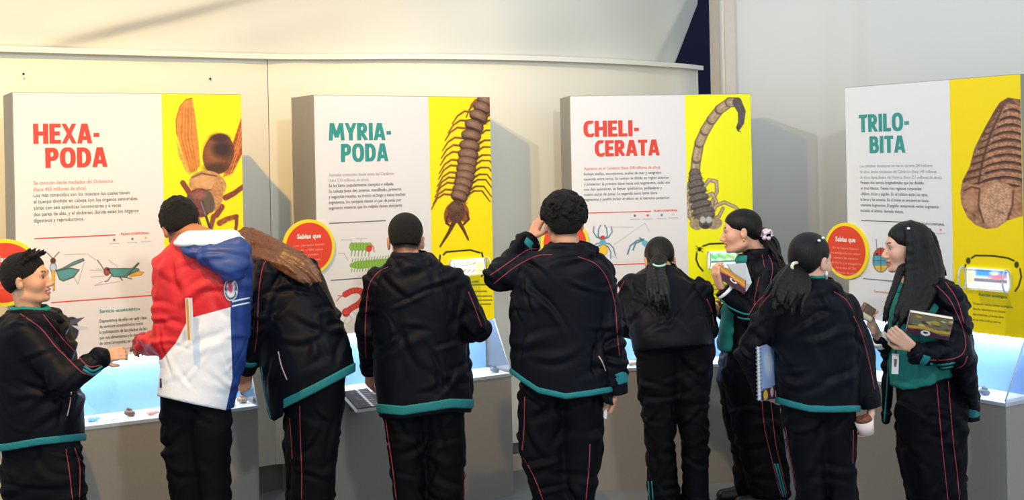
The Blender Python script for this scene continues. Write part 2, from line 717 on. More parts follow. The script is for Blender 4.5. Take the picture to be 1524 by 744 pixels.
def wall_strip(pts, z0, z1, thick, name, material, parent=None, n=40, straight=False):
    p = np.array(pts, float)
    if not straight:
        p = smooth_path(p, n)
    t = np.gradient(p, axis=0)
    nn = np.stack([-t[:, 1], t[:, 0]], 1)
    nn /= np.linalg.norm(nn, axis=1)[:, None]
    b = p + nn * thick
    n = len(p)
    V = np.vstack([np.c_[p, np.full(n, z0)], np.c_[p, np.full(n, z1)], np.c_[b, np.full(n, z1)], np.c_[b, np.full(n, z0)]])
    Fc = []
    for i in range(n - 1):
        for a in range(4):
            c = (a + 1) % 4
            Fc.append((a * n + i, a * n + i + 1, c * n + i + 1, c * n + i))
    Fc.append((0, n, 2 * n, 3 * n))
    Fc.append((n - 1, 4 * n - 1, 3 * n - 1, 2 * n - 1))
    o = mesh_obj(name, V, Fc, material, parent, smooth=False)
    return o


WL_A = [(-3.6, 5.30), (-3.05, 5.68), (-2.51, 6.02), (-1.957, 6.37), (-1.338, 6.76)]
WL_B = [(-1.334, 6.76), (-0.98, 6.86), (-0.61, 6.93), (-0.22, 7.06), (0.15, 7.25), (0.66, 7.62), (1.094, 8.05), (1.27, 8.30)]
wl = empty('wall_left', (-1.3, 6.8, 0), 'curved cream white exhibition wall behind the kiosks', None, None, 'structure')
wall_strip(WL_A, 0.15, LEDGE_Z, 0.06, 'wall_panel', M['wall'], wl)
wall_strip(WL_B, 0.15, LEDGE_Z, 0.06, 'wall_panel', M['wall'], wl)
plA = [(x + .03, y + .05) for x, y in WL_A]
plB = [(x + .01, y + .05) for x, y in WL_B]
wall_strip(plA + plB, 0.0, 0.149, 0.05, 'plinth', M['plinth'], wl, 60)
for sx, sy in ((35, 110), (313, 117)):
    D = 6.05 if sx < 100 else 6.58
    c = P(sx, sy, D)
    sh = Shape().ell(c, (.006, .01, .006))
    add_shape('screw', sh, .003, M['black'], wl)
bb = wall_strip([(-0.2, 7.03), (0.0, 7.12), (0.25, 7.27)], 0.0, 0.085, 0.04, 'baseboard_left', mat('pale_wood_baseboard', (206, 190, 172), 0.6), None, 8)
tag(bb, 'pale wooden baseboard strip at the foot of the curved wall', None, None, 'structure')

led = [(x + .02, y - .045) for x, y in WL_A[:-1]] + [(-1.33, 6.705)] + [(x + .01, y - .045) for x, y in WL_B[1:]]
led[-1] = (1.305, 8.28)
lg = wall_strip(led, LEDGE_Z, LEDGE_Z + .028, 0.14, 'trim_1', M['ledge'], None, 90)
tag(lg, 'thin white ledge running along the top of the curved wall', None, None, 'structure')

# right wall: end face in raw plaster, then a softly waving white face
WR = px_path([(1084, 7.46), (1120, 7.50), (1170, 7.50), (1220, 7.44), (1250, 7.36), (1275, 7.30), (1300, 7.22), (1340, 7.14), (1400, 7.02), (1470, 6.88), (1540, 6.74), (1640, 6.55), (1800, 6.3)])
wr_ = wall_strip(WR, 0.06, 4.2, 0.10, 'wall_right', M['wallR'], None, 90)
for pl in wr_.data.polygons:
    pl.use_smooth = True
tag(wr_, 'tall pale grey white wall on the right with soft vertical waves', None, None, 'structure')
we = wall_strip([(P(1060, HY, 7.9)[0], 7.9), (P(1083, HY, 7.455)[0], 7.455)], 0, 4.2, .06, 'trim_2', M['wall_edge'], None, 2, True)
tag(we, 'narrow beige plaster end face of the right wall', None, None, 'structure')
pr = wall_strip([(x, y + .03) for x, y in WR], 0, .059, .05, 'baseboard_right', M['plinth'], None, 40)
tag(pr, 'grey recessed base under the right wall', None, None, 'structure')
nb = mesh_obj('wall_back', [(-4, 10.5, 0), (6, 10.5, 0), (6, 10.5, 6), (-4, 10.5, 6)], [(0, 1, 2, 3)], M['navy_wall'])
tag(nb, 'dark navy backdrop seen through the gap above the wall', None, None, 'structure')

# drape lying above the ledge
dp = smooth_path(led, 200)
dp = dp + np.array([0, .07])
nz_ = 60
zz = np.linspace(LEDGE_Z + .03, 3.5, nz_)
V = np.zeros((200, nz_, 3))
cut_b, cut_t = P(1008, 97, 8.05)[0], P(1037, 0, 8.2)[0]
for j, z in enumerate(zz):
    t = (z - zz[0]) / (2.75 - zz[0])
    xr = cut_b + (cut_t - cut_b) * t
    k = np.interp(xr, dp[:, 0], np.arange(200))
    s = np.interp(np.linspace(0, k, 200), np.arange(200), np.arange(200))
    x = np.interp(s, np.arange(200), dp[:, 0])
    y = np.interp(s, np.arange(200), dp[:, 1])
    V[:, j, 0], V[:, j, 1], V[:, j, 2] = x, y + .10 * (z - zz[0]), z
X_, Y_ = to_px(V[..., 0], V[..., 1], V[..., 2])


def ridge(x0, y0, x1, y1, w, amp, fade=60, side=0.35):
    L = math.hypot(x1 - x0, y1 - y0)
    tx, ty = (x1 - x0) / L, (y1 - y0) / L
    a = (X_ - x0) * tx + (Y_ - y0) * ty
    d = -(X_ - x0) * ty + (Y_ - y0) * tx
    en = 1 / (1 + np.exp(-(a) / 18)) / (1 + np.exp((a - L) / fade))
    return amp * en * np.where(d < 0, np.exp(-(d / (w * 2.2)) ** 2), np.exp(-(d / (w * side)) ** 2))


off = ridge(88, 62, 350, -2, 16, .075) + ridge(115, 70, 420, 10, 22, -.03, side=1) + ridge(500, 90, 470, -40, 40, -.03, side=1)
off += .012 * np.sin(X_ / 60 + Y_ / 35) + .008 * np.sin(X_ / 23 - Y_ / 50)
edge_fold = np.clip((X_ - (975 + (92 - Y_) * .5)) / 40, 0, 1)
V[..., 1] -= off
V[..., 1] += .22 * edge_fold
i = np.arange(200 * nz_).reshape(200, nz_)
Fq = np.stack([i[:-1, :-1], i[1:, :-1], i[1:, 1:], i[:-1, 1:]], -1).reshape(-1, 4)
dr = mesh_obj('drape', V.reshape(-1, 3), Fq, M['drape'], None, True, base=(-.6, 6.95, LEDGE_Z + .03))
so = dr.modifiers.new('thickness', 'SOLIDIFY')
so.thickness = .004
so.offset = 1
tag(dr, 'large white cloth drape gathered above the ledge of the curved wall', 'drape')

# ------------------------------------------------------------------ kiosks
W_, T_Z, B_Z, DESK_Z, TH, DF, WF = 1.045, EYE + .348, EYE - .8705, EYE - 1.146, .28, .162, .6311
KI = [(-2.224, 5.471, 29.745), (-0.993, 6.167, 32.96), (0.3245, 6.80, 8.354), (1.773, 6.508, -56.9)]
REC = -.085


class Kiosk:
    def __init__(s, k, label):
        x, y, th = KI[k]
        th = math.radians(th)
        s.e = np.array([math.cos(th), math.sin(th), 0])
        s.n = np.array([math.sin(th), -math.cos(th), 0])
        s.L = np.array([x, y, 0])
        s.root = empty('exhibit_kiosk', s.q(W_ / 2, -.05, 0), label, 'kiosk', 'exhibit kiosks')
        s.build()

    def q(s, u, w, z):
        return s.L + s.e * u + s.n * w + np.array([0, 0, z])

    def box(s, u0, u1, w0, w1, z0, z1, name, m, parent=None):
        v = [s.q(u, w, z) for z in (z0, z1) for u, w in ((u0, w0), (u0, w1), (u1, w1), (u1, w0))]
        v = [v[i] for i in (0, 1, 2, 3, 4, 5, 6, 7)]
        return mesh_obj(name, v, BOXF, m, parent or s.root)

    def uv(s, px, py, w=.004):
        """panel coordinates of a photo pixel"""
        d = P(px, py, 1.0) - np.array([0, 0, EYE])
        o = np.array([0, 0, EYE])
        t = ((s.L + s.n * w - o) @ s.n) / (d @ s.n)
        h = o + d * t
        return (h - s.L) @ s.e, h[2]

    def build(s):
        s.box(0, W_, -TH, DF, 0, DESK_Z - .016, 'pedestal', M['kiosk'])
        s.box(0, W_, -TH, REC, DESK_Z - .016, B_Z, 'back_support', M['kiosk'])
        s.slab = s.box(0, W_, -TH, 0, B_Z, T_Z, 'display_panel', M['kiosk'])
        s.box(0.004, WF * W_, 0, .004, B_Z + .002, T_Z - .003, 'white_board', M['paper'], s.slab)
        s.box(0, W_, REC, DF, DESK_Z - .016, DESK_Z, 'case_floor', M['case_white'])
        s.box(.01, W_ - .01, REC, REC + .006, DESK_Z, B_Z, 'case_back', M['case_blue'])
        s.box(.03, W_ - .03, -.045, -.015, B_Z - .012, B_Z, 'led_strip', M['led'])
        # acrylic cover: sloping front and two three-cornered cheeks
        a, b = s.q(0, .008, B_Z), s.q(W_, .008, B_Z)
        c, d = s.q(W_, DF, DESK_Z + .012), s.q(0, DF, DESK_Z + .012)
        nn = s.n * .004 + np.array([0, 0, .003])
        cov = prism([a, b, c, d], nn, 'acrylic_cover', M['acrylic'], s.root)
        for u in (.0, W_ - .004):
            prism([s.q(u, REC, B_Z), s.q(u, .008, B_Z), s.q(u, DF, DESK_Z + .012), s.q(u, DF, DESK_Z), s.q(u, REC, DESK_Z)],
                  s.e * .004, 'cheek', M['acrylic'], cov)
            tube([s.q(u + .002, .008, B_Z - .004), s.q(u + .002, DF, DESK_Z + .010)], .0035, 'cheek_edge', M['acrylic_edge'], cov)
        s.box(-.003, W_ + .003, DF, DF + .005, DESK_Z - .018, DESK_Z + .016, 'front_lip', M['acrylic'], cov)
        s.box(W_, W_ + .005, REC, DF + .005, DESK_Z - .02, DESK_Z + .016, 'side_lip', M['acrylic'], cov)

    def txt(s, body, px0, py0, px1, h_px_or_py1, m, name, bold=0.0, w=.0055):
        """fits text between photo corners of its printed block"""
        u0, z0 = s.uv(px0, py0)
        u1, _ = s.uv(px1, py0 if px1 is None else py0 - (px1 - px0) * SR)
        _, z1 = s.uv(px0, h_px_or_py1)
        text(body, s.q(u0, w, z0), s.e, np.array([0, 0, 1.0]), u1 - u0, z0 - z1, m, s.slab, name, bold)

    def rule(s, x0, y0, x1, y1, m, wpx=1.4):
        u0, z0 = s.uv(x0, y0)
        u1, z1 = s.uv(x1, y1)
        hw = wpx / 600
        s.box(u0, u1, .004, .0052, (z0 + z1) / 2 - hw, (z0 + z1) / 2 + hw, 'printed_rule', m, s.slab)

    def patch(s, x0, y0, x1, y1, fn, nu, nv, name='illustration'):
        u0, z0 = s.uv(x0, y0)
        u1, z1 = s.uv(x1, y1)
        print_grid(name, s.q(u0, .0046, z0), s.e * (u1 - u0), np.array([0, 0, z1 - z0]), nu, nv, fn, M['print'], s.slab)

    def yellow(s, fn, nu=120, nv=380):
        s.box(WF * W_, W_ - .002, 0, .004, B_Z + .002, T_Z - .003, 'yellow_board', M['disc_yellow'], s.slab)
        print_grid('yellow_print', s.q(WF * W_, .0046, T_Z - .003), s.e * (W_ * (1 - WF) - .002), np.array([0, 0, B_Z + .005 - T_Z]), nu, nv, fn, M['print'], s.slab)

    def disc(s, px, py, r=.147, lines=(), title=None):
        u, z = s.uv(px, py)
        ring = []
        n = 48

        def cyl(r, w0, w1, name, m, parent):
            v = [s.q(u + r * math.cos(2 * math.pi * i / n), w, z + r * math.sin(2 * math.pi * i / n)) for w in (w0, w1) for i in range(n)]
            f = [tuple(range(n)), tuple(range(2 * n - 1, n - 1, -1))] + [(i, n + i, n + (i + 1) % n, (i + 1) % n) for i in range(n)]
            return mesh_obj(name, v, f, m, parent)
        rim = cyl(r, .005, .017, 'round_sign', M['disc_yellow'], s.root)
        cyl(r * .885, .017, .0185, 'sign_face', M['disc_red'], rim)
        zz_ = z + r * .50
        text('Sabías que', s.q(u - r * .46, .0195, zz_), s.e, np.array([0, 0, 1.]), r * .92, r * .22, M['white_ink'], rim, 'sign_title', .03)
        zz_ -= r * .36
        for t in lines:
            wd = min(1.36, .062 * len(t)) * r
            text(t, s.q(u - wd / 2, .0195, zz_), s.e, np.array([0, 0, 1.]), wd, r * .11, M['pink_ink'], rim, 'sign_text', .0)
            zz_ -= r * .175


PAPER = (228, 225, 225)
YEL = (255, 232, 0)


def bracket(p, pts_list):
    for pts in pts_list:
        p.line(pts, 2.4, (22, 20, 18))


def wasp(X, Y):
    p = Paint(X, Y, YEL)
    br, tan, dk = (128, 66, 40), (196, 146, 92), (74, 44, 34)
    p.line([(336, 294), (348, 288), (364, 276)], 9, br, 7, var=.15)
    p.line([(322, 320), (330, 308)], 9, br)
    p.line([(327, 332), (338, 326), (352, 322)], 9, (150, 84, 48), 7, var=.2)
    p.line([(352, 322), (352, 334), (349, 352)], 6, br, 4)
    p.line([(318, 322), (312, 346)], 8, (140, 74, 50), 6)
    p.line([(272, 272), (280, 284), (286, 296)], 8, br)
    # wings
    p.poly([(263, 200), (262, 178), (268, 158), (277, 148), (286, 146), (290, 168), (295, 210), (298, 246), (290, 256), (282, 259), (272, 230)], (222, 140, 58), var=.10, vs_=.35)
    for a in (0, 1, 2, 3):
        p.line([(284 + a * 3, 255), (270 + a * 5, 205), (272 + a * 4, 160)], 1.1, (150, 74, 30), alpha=.7)
    p.line([(263, 200), (262, 178), (268, 158), (277, 148), (286, 146)], 1.4, (150, 80, 40))
    p.poly([(262, 206), (272, 232), (284, 262), (276, 254), (266, 232)], (232, 170, 80), var=.15)
    p.poly([(360, 172), (354, 190), (342, 226), (332, 264), (346, 258), (362, 226)], (178, 84, 46), var=.2, vs_=.4)
    for a in (0, 1, 2):
        p.line([(334 + a * 4, 262), (352 + a * 3, 215), (361, 185 + 12 * a)], 1.3, (236, 170, 60), alpha=.8)
    # abdomen, thorax, head
    p.ell(325, 229, 23, 31, (112, 66, 38), 12, var=.12)
    p.ell(320, 224, 15, 22, (150, 92, 52), 12, soft=6, alpha=.8)
    p.ell(330, 222, 14, 12, (52, 32, 28), 12, soft=5, alpha=.9)
    p.ell(322, 250, 18, 7, (70, 42, 32), 0, soft=3, alpha=.8)
    p.ell(327, 205, 14, 6, (60, 38, 30), 0, soft=2, alpha=.8)
    p.ell(309, 275, 28, 21, tan, 10, var=.10, vs_=.3)
    p.ell(305, 270, 16, 10, (220, 172, 116), 10, soft=5, alpha=.7)
    p.line([(286, 264), (300, 258), (322, 262)], 2, (110, 70, 44))
    p.line([(296, 284), (318, 282), (330, 272)], 2, (120, 78, 50))
    p.ell(322, 292, 10, 22, (190, 136, 84), 10, var=.1)
    p.ell(297, 302, 21, 22, (120, 62, 54), 0, var=.2, vs_=.5)
    p.ell(311, 300, 8, 17, (96, 86, 72), -12)
    p.ell(282, 303, 7, 14, (92, 70, 58), 12)
    p.ell(296, 290, 10, 6, (180, 120, 104), 0, soft=3, alpha=.6)
    p.line([(299, 300), (306, 320), (313, 342)], 4.5, (70, 62, 62), 3.5)
    p.line([(299, 300), (306, 320)], 1.5, (150, 140, 136))
    return p


def centipede(X, Y):
    p = Paint(X, Y, YEL)
    sp = smooth_path([(728, 136), (723, 148), (714, 169), (703, 195), (698, 222), (695, 244), (692, 263), (687, 282), (681, 299)], 60)
    leg = (122, 64, 26)
    for j in range(15):
        i = 8 + j * 3.4
        c = sp[min(int(i), 59)]
        L = 1 if j > 1 else .6
        p.line([(c[0] - 10, c[1]), (c[0] - 24 * L, c[1] - 1), (c[0] - 34 * L, c[1] + 6), (c[0] - 42 * L, c[1] + 17 + j * .3)], 3.6, leg, 1.6, var=.2)
        p.line([(c[0] - 12, c[1] - 1), (c[0] - 24 * L, c[1] - 2), (c[0] - 33 * L, c[1] + 4)], 1.2, (190, 120, 60), .8)
    for j in range(14):
        i = 10 + j * 3.6
        c = sp[min(int(i), 59)]
        p.line([(c[0] + 10, c[1]), (c[0] + 22, c[1] - 8), (c[0] + 34, c[1] - 8), (c[0] + 46, c[1] + 8)], 3.4, leg, 1.6, var=.2)
    for i in range(0, 60, 4):
        c = sp[i]
        w = np.interp(i, [0, 12, 30, 45, 59], [9, 12.5, 14, 13, 11])
        h = 9.5
        t = sp[min(i + 1, 59)] - sp[i - 1 if i else 0]
        a = math.degrees(math.atan2(t[1], t[0])) - 90
        p.ell(c[0], c[1], w + 1.5, h, (66, 40, 26), a)
        p.ell(c[0], c[1] - 1.0, w, h - 1.8, (118, 80, 58), a, var=.12, vs_=.7)
        p.ell(c[0] - 1, c[1] - 2.5, w * .6, h * .4, (172, 136, 112), a, soft=3, alpha=.8)
        p.ell(c[0], c[1] + 6, w * .9, 2.4, (58, 34, 24), a, soft=1)
    p.line([(676, 330), (668, 346), (655, 367)], 7, (86, 48, 26), 2.5, var=.2)
    p.line([(682, 328), (690, 342), (697, 357)], 6.5, (96, 54, 28), 2.5, var=.2)
    p.ell(669, 318, 8, 15, (150, 84, 40), 12, var=.1)
    p.ell(690, 316, 8, 15, (158, 88, 40), -10, var=.1)
    p.ell(679, 315, 13, 17, (92, 60, 40), 0, var=.25, vs_=.8)
    p.ell(677, 308, 7, 6, (128, 92, 70), 0, soft=3, alpha=.7)
    p.line([(666, 322), (664, 332), (670, 336)], 3, (86, 44, 24))
    p.line([(694, 316), (698, 326), (690, 334)], 3, (86, 44, 24))
    bracket(p, [[(660, 379), (664, 375), (700, 372), (714, 376)], [(655, 380), (654, 390)], [(717, 376), (719, 384)], [(722, 388), (723, 398), (717, 411)]])
    for y, x1 in ((424, 726), (434, 724), (441, 732), (447, 732), (453, 730)):
        p.line([(696, y), (x1, y - .5)], 1.6, (88, 96, 20))
    p.poly([(690, 412), (714, 412), (718, 460), (700, 460)], (150, 160, 30), alpha=.25)
    return p


def scorpion(X, Y):
    p = Paint(X, Y, (250, 246, 10))
    tan, dk = (178, 150, 118), (78, 68, 62)
    tail = smooth_path([(1034, 258), (1037, 233), (1043, 206), (1054, 187), (1066, 168), (1084, 153), (1097, 152)], 8)
    for a, b in zip(tail[:-1], tail[1:]):
        p.line([a, b], 15, (112, 92, 74), 14)
        p.line([a * .9 + b * .1, a * .1 + b * .9], 12, tan, 11, var=.1, vs_=.5)
        p.line([a * .8 + b * .2 - [2, 0], a * .2 + b * .8 - [2, 0]], 2.5, (206, 182, 150), 2, alpha=.8)
    p.line([(1097, 152), (1104, 166), (1103, 182), (1099, 190)], 14, (96, 82, 80), 7, var=.12)
    p.line([(1099, 190), (1098, 194), (1102, 196)], 3, (70, 56, 54), 1)
    for pts in ([(1049, 276), (1055, 268), (1066, 270), (1067, 285), (1060, 300), (1062, 318)], [(1050, 292), (1060, 288), (1066, 300), (1058, 322)],
                [(1056, 318), (1066, 306), (1078, 301), (1094, 308), (1104, 318)], [(1060, 330), (1070, 322), (1076, 310)],
                [(1028, 268), (1024, 280), (1026, 300), (1022, 318), (1032, 330)], [(1030, 300), (1026, 318), (1034, 334)]):
        p.line(pts, 6, (120, 100, 82), 5)
        p.line(pts, 4, (196, 172, 140), 3, var=.1)
    body = smooth_path([(1034, 258), (1036, 275), (1040, 295), (1046, 315), (1050, 330)], 9)
    for i, c in enumerate(body):
        w = np.interp(i, [0, 3, 6, 8], [9, 14, 17, 15])
        p.ell(c[0], c[1], w, 7.5, dk, -14)
        p.ell(c[0], c[1] - 1.5, w - 1.5, 5, (112, 100, 92), -14, var=.12, vs_=.6)
        p.ell(c[0], c[1] + 3, w * .9, 1.6, (60, 52, 48), -14, soft=1)
    p.ell(1036, 334, 10, 8, (170, 146, 118), 20, var=.1)
    p.ell(1064, 333, 11, 8, (170, 146, 118), -20, var=.1)
    p.ell(1050, 332, 10, 9, (90, 82, 78), 0)
    p.ell(1046, 327, 4.5, 5, (196, 190, 182), 0)
    p.ell(1055, 327, 4.5, 5, (196, 190, 182), 0)
    p.ell(1050, 337, 5, 3, (60, 50, 46))
    bracket(p, [[(1047, 366), (1056, 363), (1080, 362), (1092, 364)], [(1037, 377), (1036, 386), (1040, 396), (1046, 403)]])
    p.ell(1041, 371, 2.6, 3.2, (30, 26, 20))
    for dx in (-5, 5):
        for dy in (-5, -1, 4):
            p.line([(1041, 371), (1041 + dx, 371 + dy)], .9, (30, 26, 20))
    for y in (424, 431, 438, 444):
        p.line([(1050, y), (1098, y - .8)], 1.6, (100, 104, 16), alpha=.7)
    return p


def trilobite(X, Y):
    p = Paint(X, Y, (248, 216, 0))
    out = [(1500, 145), (1488, 152), (1480, 164), (1466, 189), (1450, 221), (1443, 248), (1432, 270), (1429, 288), (1431, 304), (1440, 324), (1452, 335), (1468, 341), (1484, 339), (1500, 328), (1520, 322), (1545, 318), (1545, 170), (1520, 148)]
    p.poly(out, (112, 74, 56), var=.15, vs_=.3)
    for i in range(12):
        y = 158 + i * 11.2
        w = np.interp(y, [150, 200, 260, 290], [14, 30, 38, 40])
        cx = np.interp(y, [150, 290], [1507, 1494])
        pts = [(cx - w * (1 - t) + 0, y + 8 * (1 - t) ** 2) for t in np.linspace(0, 1, 6)] + [(cx + w * t * .9, y + 8 * t ** 2) for t in np.linspace(.2, 1, 5)]
        p.line(pts, 6.5, (176, 122, 92), 6.5, var=.2, vs_=.6)
        p.line([(x, yy + 4.2) for x, yy in pts], 2.6, (66, 42, 36), var=.2)
        lw = np.interp(y, [150, 200, 260, 290], [5, 16, 26, 24])
        p.line([(cx - w, y + 9), (cx - w - lw, y + 15)], 6.5, (150, 104, 78), 5, var=.2, vs_=.6)
        p.line([(cx - w, y + 13), (cx - w - lw, y + 19.5)], 2, (72, 46, 38))
    p.line([(1492, 160), (1474, 200), (1462, 240), (1456, 276)], 3, (70, 46, 38), alpha=.8)
    head = [(1432, 272), (1429, 290), (1431, 304), (1440, 324), (1452, 335), (1468, 341), (1484, 339), (1500, 328), (1520, 322), (1545, 318), (1545, 268), (1510, 280), (1490, 268), (1462, 276)]
    p.poly(head, (172, 120, 88), var=.16, vs_=.35)
    p.ell(1482, 304, 24, 34, (196, 148, 116), 8, soft=3, var=.16, vs_=.6)
    p.line([(1458, 282), (1456, 305), (1464, 332)], 2.5, (104, 66, 50))
    p.line([(1508, 284), (1507, 305), (1500, 326)], 2.5, (104, 66, 50))
    p.line([(1434, 284), (1446, 278), (1458, 281)], 2.4, (96, 60, 46))
    p.ell(1444, 300, 9, 14, (190, 138, 104), 10, soft=4, alpha=.7)
    for a in range(26):
        r = RNG.random(2)
        p.ell(1432 + 92 * r[0], 150 + 185 * r[1], 3 + 3 * RNG.random(), 1.5 + RNG.random(), (212, 164, 134) if a % 2 else (58, 38, 34), RNG.random() * 90, soft=1.5, alpha=.45 if (abs(X - 0) > 0).any() else 0)
    p2 = Paint(X, Y, (248, 216, 0))
    # keep the mottling on the fossil only
    q = Paint(X, Y, (0, 0, 0))
    q.poly(out, (255, 255, 255))
    m = q.C[..., :1] / 255
    p.C = p.C * m + p2.C * (1 - m)
    bracket(p, [[(1446, 384), (1452, 380), (1480, 381), (1500, 384), (1509, 388)], [(1436, 398), (1437, 394)], [(1518, 400), (1520, 412), (1516, 426), (1511, 433)]])
    p.ell(1441, 388, 3.4, 5, (60, 66, 10))
    p.ell(1513, 394, 3.4, 5, (60, 66, 10))
    p.poly([(1454, 428), (1500, 434), (1506, 458), (1460, 452)], (190, 176, 10), alpha=.5)
    return p


def grasshoppers(X, Y):
    p = Paint(X, Y, PAPER)
    ol, te, ye, bl = (62, 62, 66), (86, 150, 150), (228, 176, 66), (176, 206, 226)
    p.line([(79, 385), (70, 376)], 1.1, ol)
    p.line([(79, 385), (88, 375)], 1.1, ol)
    p.poly([(82, 402), (92, 399), (110, 389), (124, 384), (126, 388), (112, 394), (84, 405)], ol)
    p.poly([(84, 402), (92, 400), (110, 390), (124, 385.5), (124, 387.5), (112, 392.5), (84, 404)], te)
    p.poly([(83, 403), (104, 398), (119, 401), (110, 413), (94, 419), (88, 416)], ol)
    p.poly([(84.5, 404), (104, 399.4), (117, 402), (109, 411.5), (94, 417.5), (89, 415)], te)
    p.ell(79, 398, 5.2, 7.5, ol)
    p.ell(79, 398, 4.4, 6.6, bl)
    p.poly([(76, 402), (82, 402), (82, 432), (79, 434)], (170, 130, 60))
    p.poly([(77, 402), (81, 402), (81, 430), (79.4, 432)], ye)
    p.ell(79, 388, 4.2, 4.4, (92, 44, 40))
    p.line([(96, 379), (128, 378)], .7, (150, 150, 152))
    p.line([(130, 378), (143, 387)], .7, (150, 150, 152))
    p.line([(125, 391), (116, 423), (110, 412)], .7, (150, 150, 152))
    p.line([(155, 402), (150, 394), (145, 387)], 1.2, ol)
    p.poly([(188, 406), (205, 403), (215, 405), (210, 410), (194, 412)], (180, 130, 40))
    p.poly([(189, 407), (205, 404), (213.5, 405.5), (209, 409), (194, 411)], ye)
    p.poly([(162, 399), (206, 399), (208, 402), (184, 413), (168, 412), (163, 406)], ol)
    p.poly([(163.5, 400), (206, 400), (206, 401.6), (184, 411.8), (169, 411), (164.5, 405.5)], te)
    p.line([(186, 412), (200, 398), (206, 392)], 3.6, ol, 3)
    p.line([(186, 412), (200, 398), (206, 392)], 2.2, te, 1.8)
    p.line([(206, 392), (190, 410), (188, 413), (196, 415)], 1.2, ol)
    p.line([(166, 410), (160, 418), (156, 419)], 1.4, ol)
    p.line([(178, 412), (182, 417)], 1.4, ol)
    p.ell(159, 404, 4.8, 6.4, (70, 40, 38))
    p.ell(159, 404, 3.8, 5.4, (160, 78, 58))
    p.ell(160.5, 401, 1.2, 1.6, (30, 20, 20))
    for a in ([(134, 402), (152, 403)], [(136, 412), (156, 411)], [(141, 425), (153, 419)], [(141, 425), (178, 419)], [(162, 387), (175, 397)], [(144, 400), (152, 401)]):
        p.line(a, .7, (150, 150, 152))
    return p


def fly(X, Y):
    p = Paint(X, Y, PAPER)
    dk = (44, 50, 62)
    p.ell(92, 485, 9, 7, (84, 96, 108), 0)
    p.ell(104, 480, 12, 8, dk, -18, var=.2)
    p.ell(110, 493, 7, 14, dk, 6, var=.2)
    p.poly([(100, 478), (114, 474), (126, 472), (116, 480), (104, 484)], (86, 84, 100))
    p.poly([(106, 484), (128, 486), (132, 490), (118, 492)], (206, 208, 214))
    p.line([(98, 490), (94, 500)], 1.4, dk)
    p.line([(90, 466), (92, 474), (96, 464)], .8, (176, 178, 180))
    p.line([(98, 468), (102, 474)], .8, (176, 178, 180))
    return p


def millipede(X, Y):
    p = Paint(X, Y, PAPER)
    g, gd = (140, 186, 70), (96, 138, 48)
    for i in range(6):
        x = 524 + i * 5.2
        p.line([(x, 372), (x - 1.5, 381)], 1.2, gd)
        p.ell(x, 367, 4, 6.2, gd)
        p.ell(x, 367, 3.3, 5.5, g)
    p.ell(549, 370, 4.5, 5, (206, 70, 50))
    p.line([(550, 366), (555, 366), (557, 375)], 1.2, (196, 60, 50))
    for i in range(17):
        x = 524 + i * 4.1
        y = 395 - i * .35
        p.line([(x, y - 5), (x + 1.2, y - 10)], 1, gd)
        p.line([(x, y + 5), (x - 1.2, y + 10)], 1, gd)
    for i in range(17):
        x = 524 + i * 4.1
        p.ell(x, 395 - i * .35, 3.4, np.interp(i, [0, 2, 16], [3.5, 6, 6.2]), gd)
        p.ell(x, 395 - i * .35, 2.6, np.interp(i, [0, 2, 16], [2.8, 5.2, 5.4]), g)
    for a in ([(508, 357), (524, 357)], [(530, 355), (546, 355)], [(522, 360), (527, 364)], [(504, 377), (512, 377), (518, 388)], [(538, 356), (536, 362)]):
        p.line(a, .7, (160, 160, 162))
    return p


def shrimp(X, Y):
    p = Paint(X, Y, PAPER)
    r, rd = (216, 74, 58), (168, 44, 40)
    pts = smooth_path([(514, 438), (524, 433), (536, 433), (541, 442), (534, 452), (524, 458), (516, 464)], 16)
    p.line([(514, 438), (505, 443), (501, 448)], 1.0, rd)
    p.line([(512, 440), (503, 440)], .8, rd)
    for c in pts[::1]:
        p.ell(c[0], c[1], 4.6, 4.6, rd)
        p.ell(c[0], c[1], 3.6, 3.6, r)
    p.ell(515, 465, 6, 6.5, rd)
    p.ell(515, 464, 4.4, 4.6, r)
    for a in ([(520, 468), (524, 476), (518, 482)], [(516, 472), (512, 480), (520, 486)], [(526, 464), (532, 470)]):
        p.line(a, .8, (176, 170, 170))
    return p


def spider(X, Y):
    p = Paint(X, Y, PAPER)
    b, bl = (66, 120, 142), (92, 172, 200)
    for s in (-1, 1):
        for pts in ([(0, -4), (9 * s, -8), (14 * s, -16), (13 * s, -24)], [(0, -3), (7 * s, -10), (6 * s, -20), (3 * s, -26)],
                    [(0, 0), (10 * s, 2), (16 * s, 8), (19 * s, 20)], [(0, 2), (8 * s, 6), (12 * s, 14), (12 * s, 24)]):
            p.line([(897 + x, 361 + y) for x, y in pts], 1.8, b, 1.4)
    p.ell(897, 354, 3.6, 3.6, (204, 64, 52))
    p.ell(897, 361, 5, 4.6, bl)
    p.ell(898, 372, 6.6, 8, (190, 140, 40))
    p.ell(898, 372, 5.8, 7.2, (240, 196, 60))
    for pts in ([(934, 378), (938, 366), (948, 358), (958, 356)], [(942, 372), (946, 362), (956, 358)], [(952, 354), (958, 358), (960, 366)]):
        p.line(pts, 2.0, b, 2.0)
    p.ell(960, 362, 5, 4, (110, 180, 200))
    p.line([(914, 364), (960, 332), (966, 344)], .7, (170, 170, 176))
    p.line([(904, 338), (942, 338)], .7, (170, 170, 176))
    p.line([(905, 380), (918, 384)], .7, (170, 170, 176))
    return p


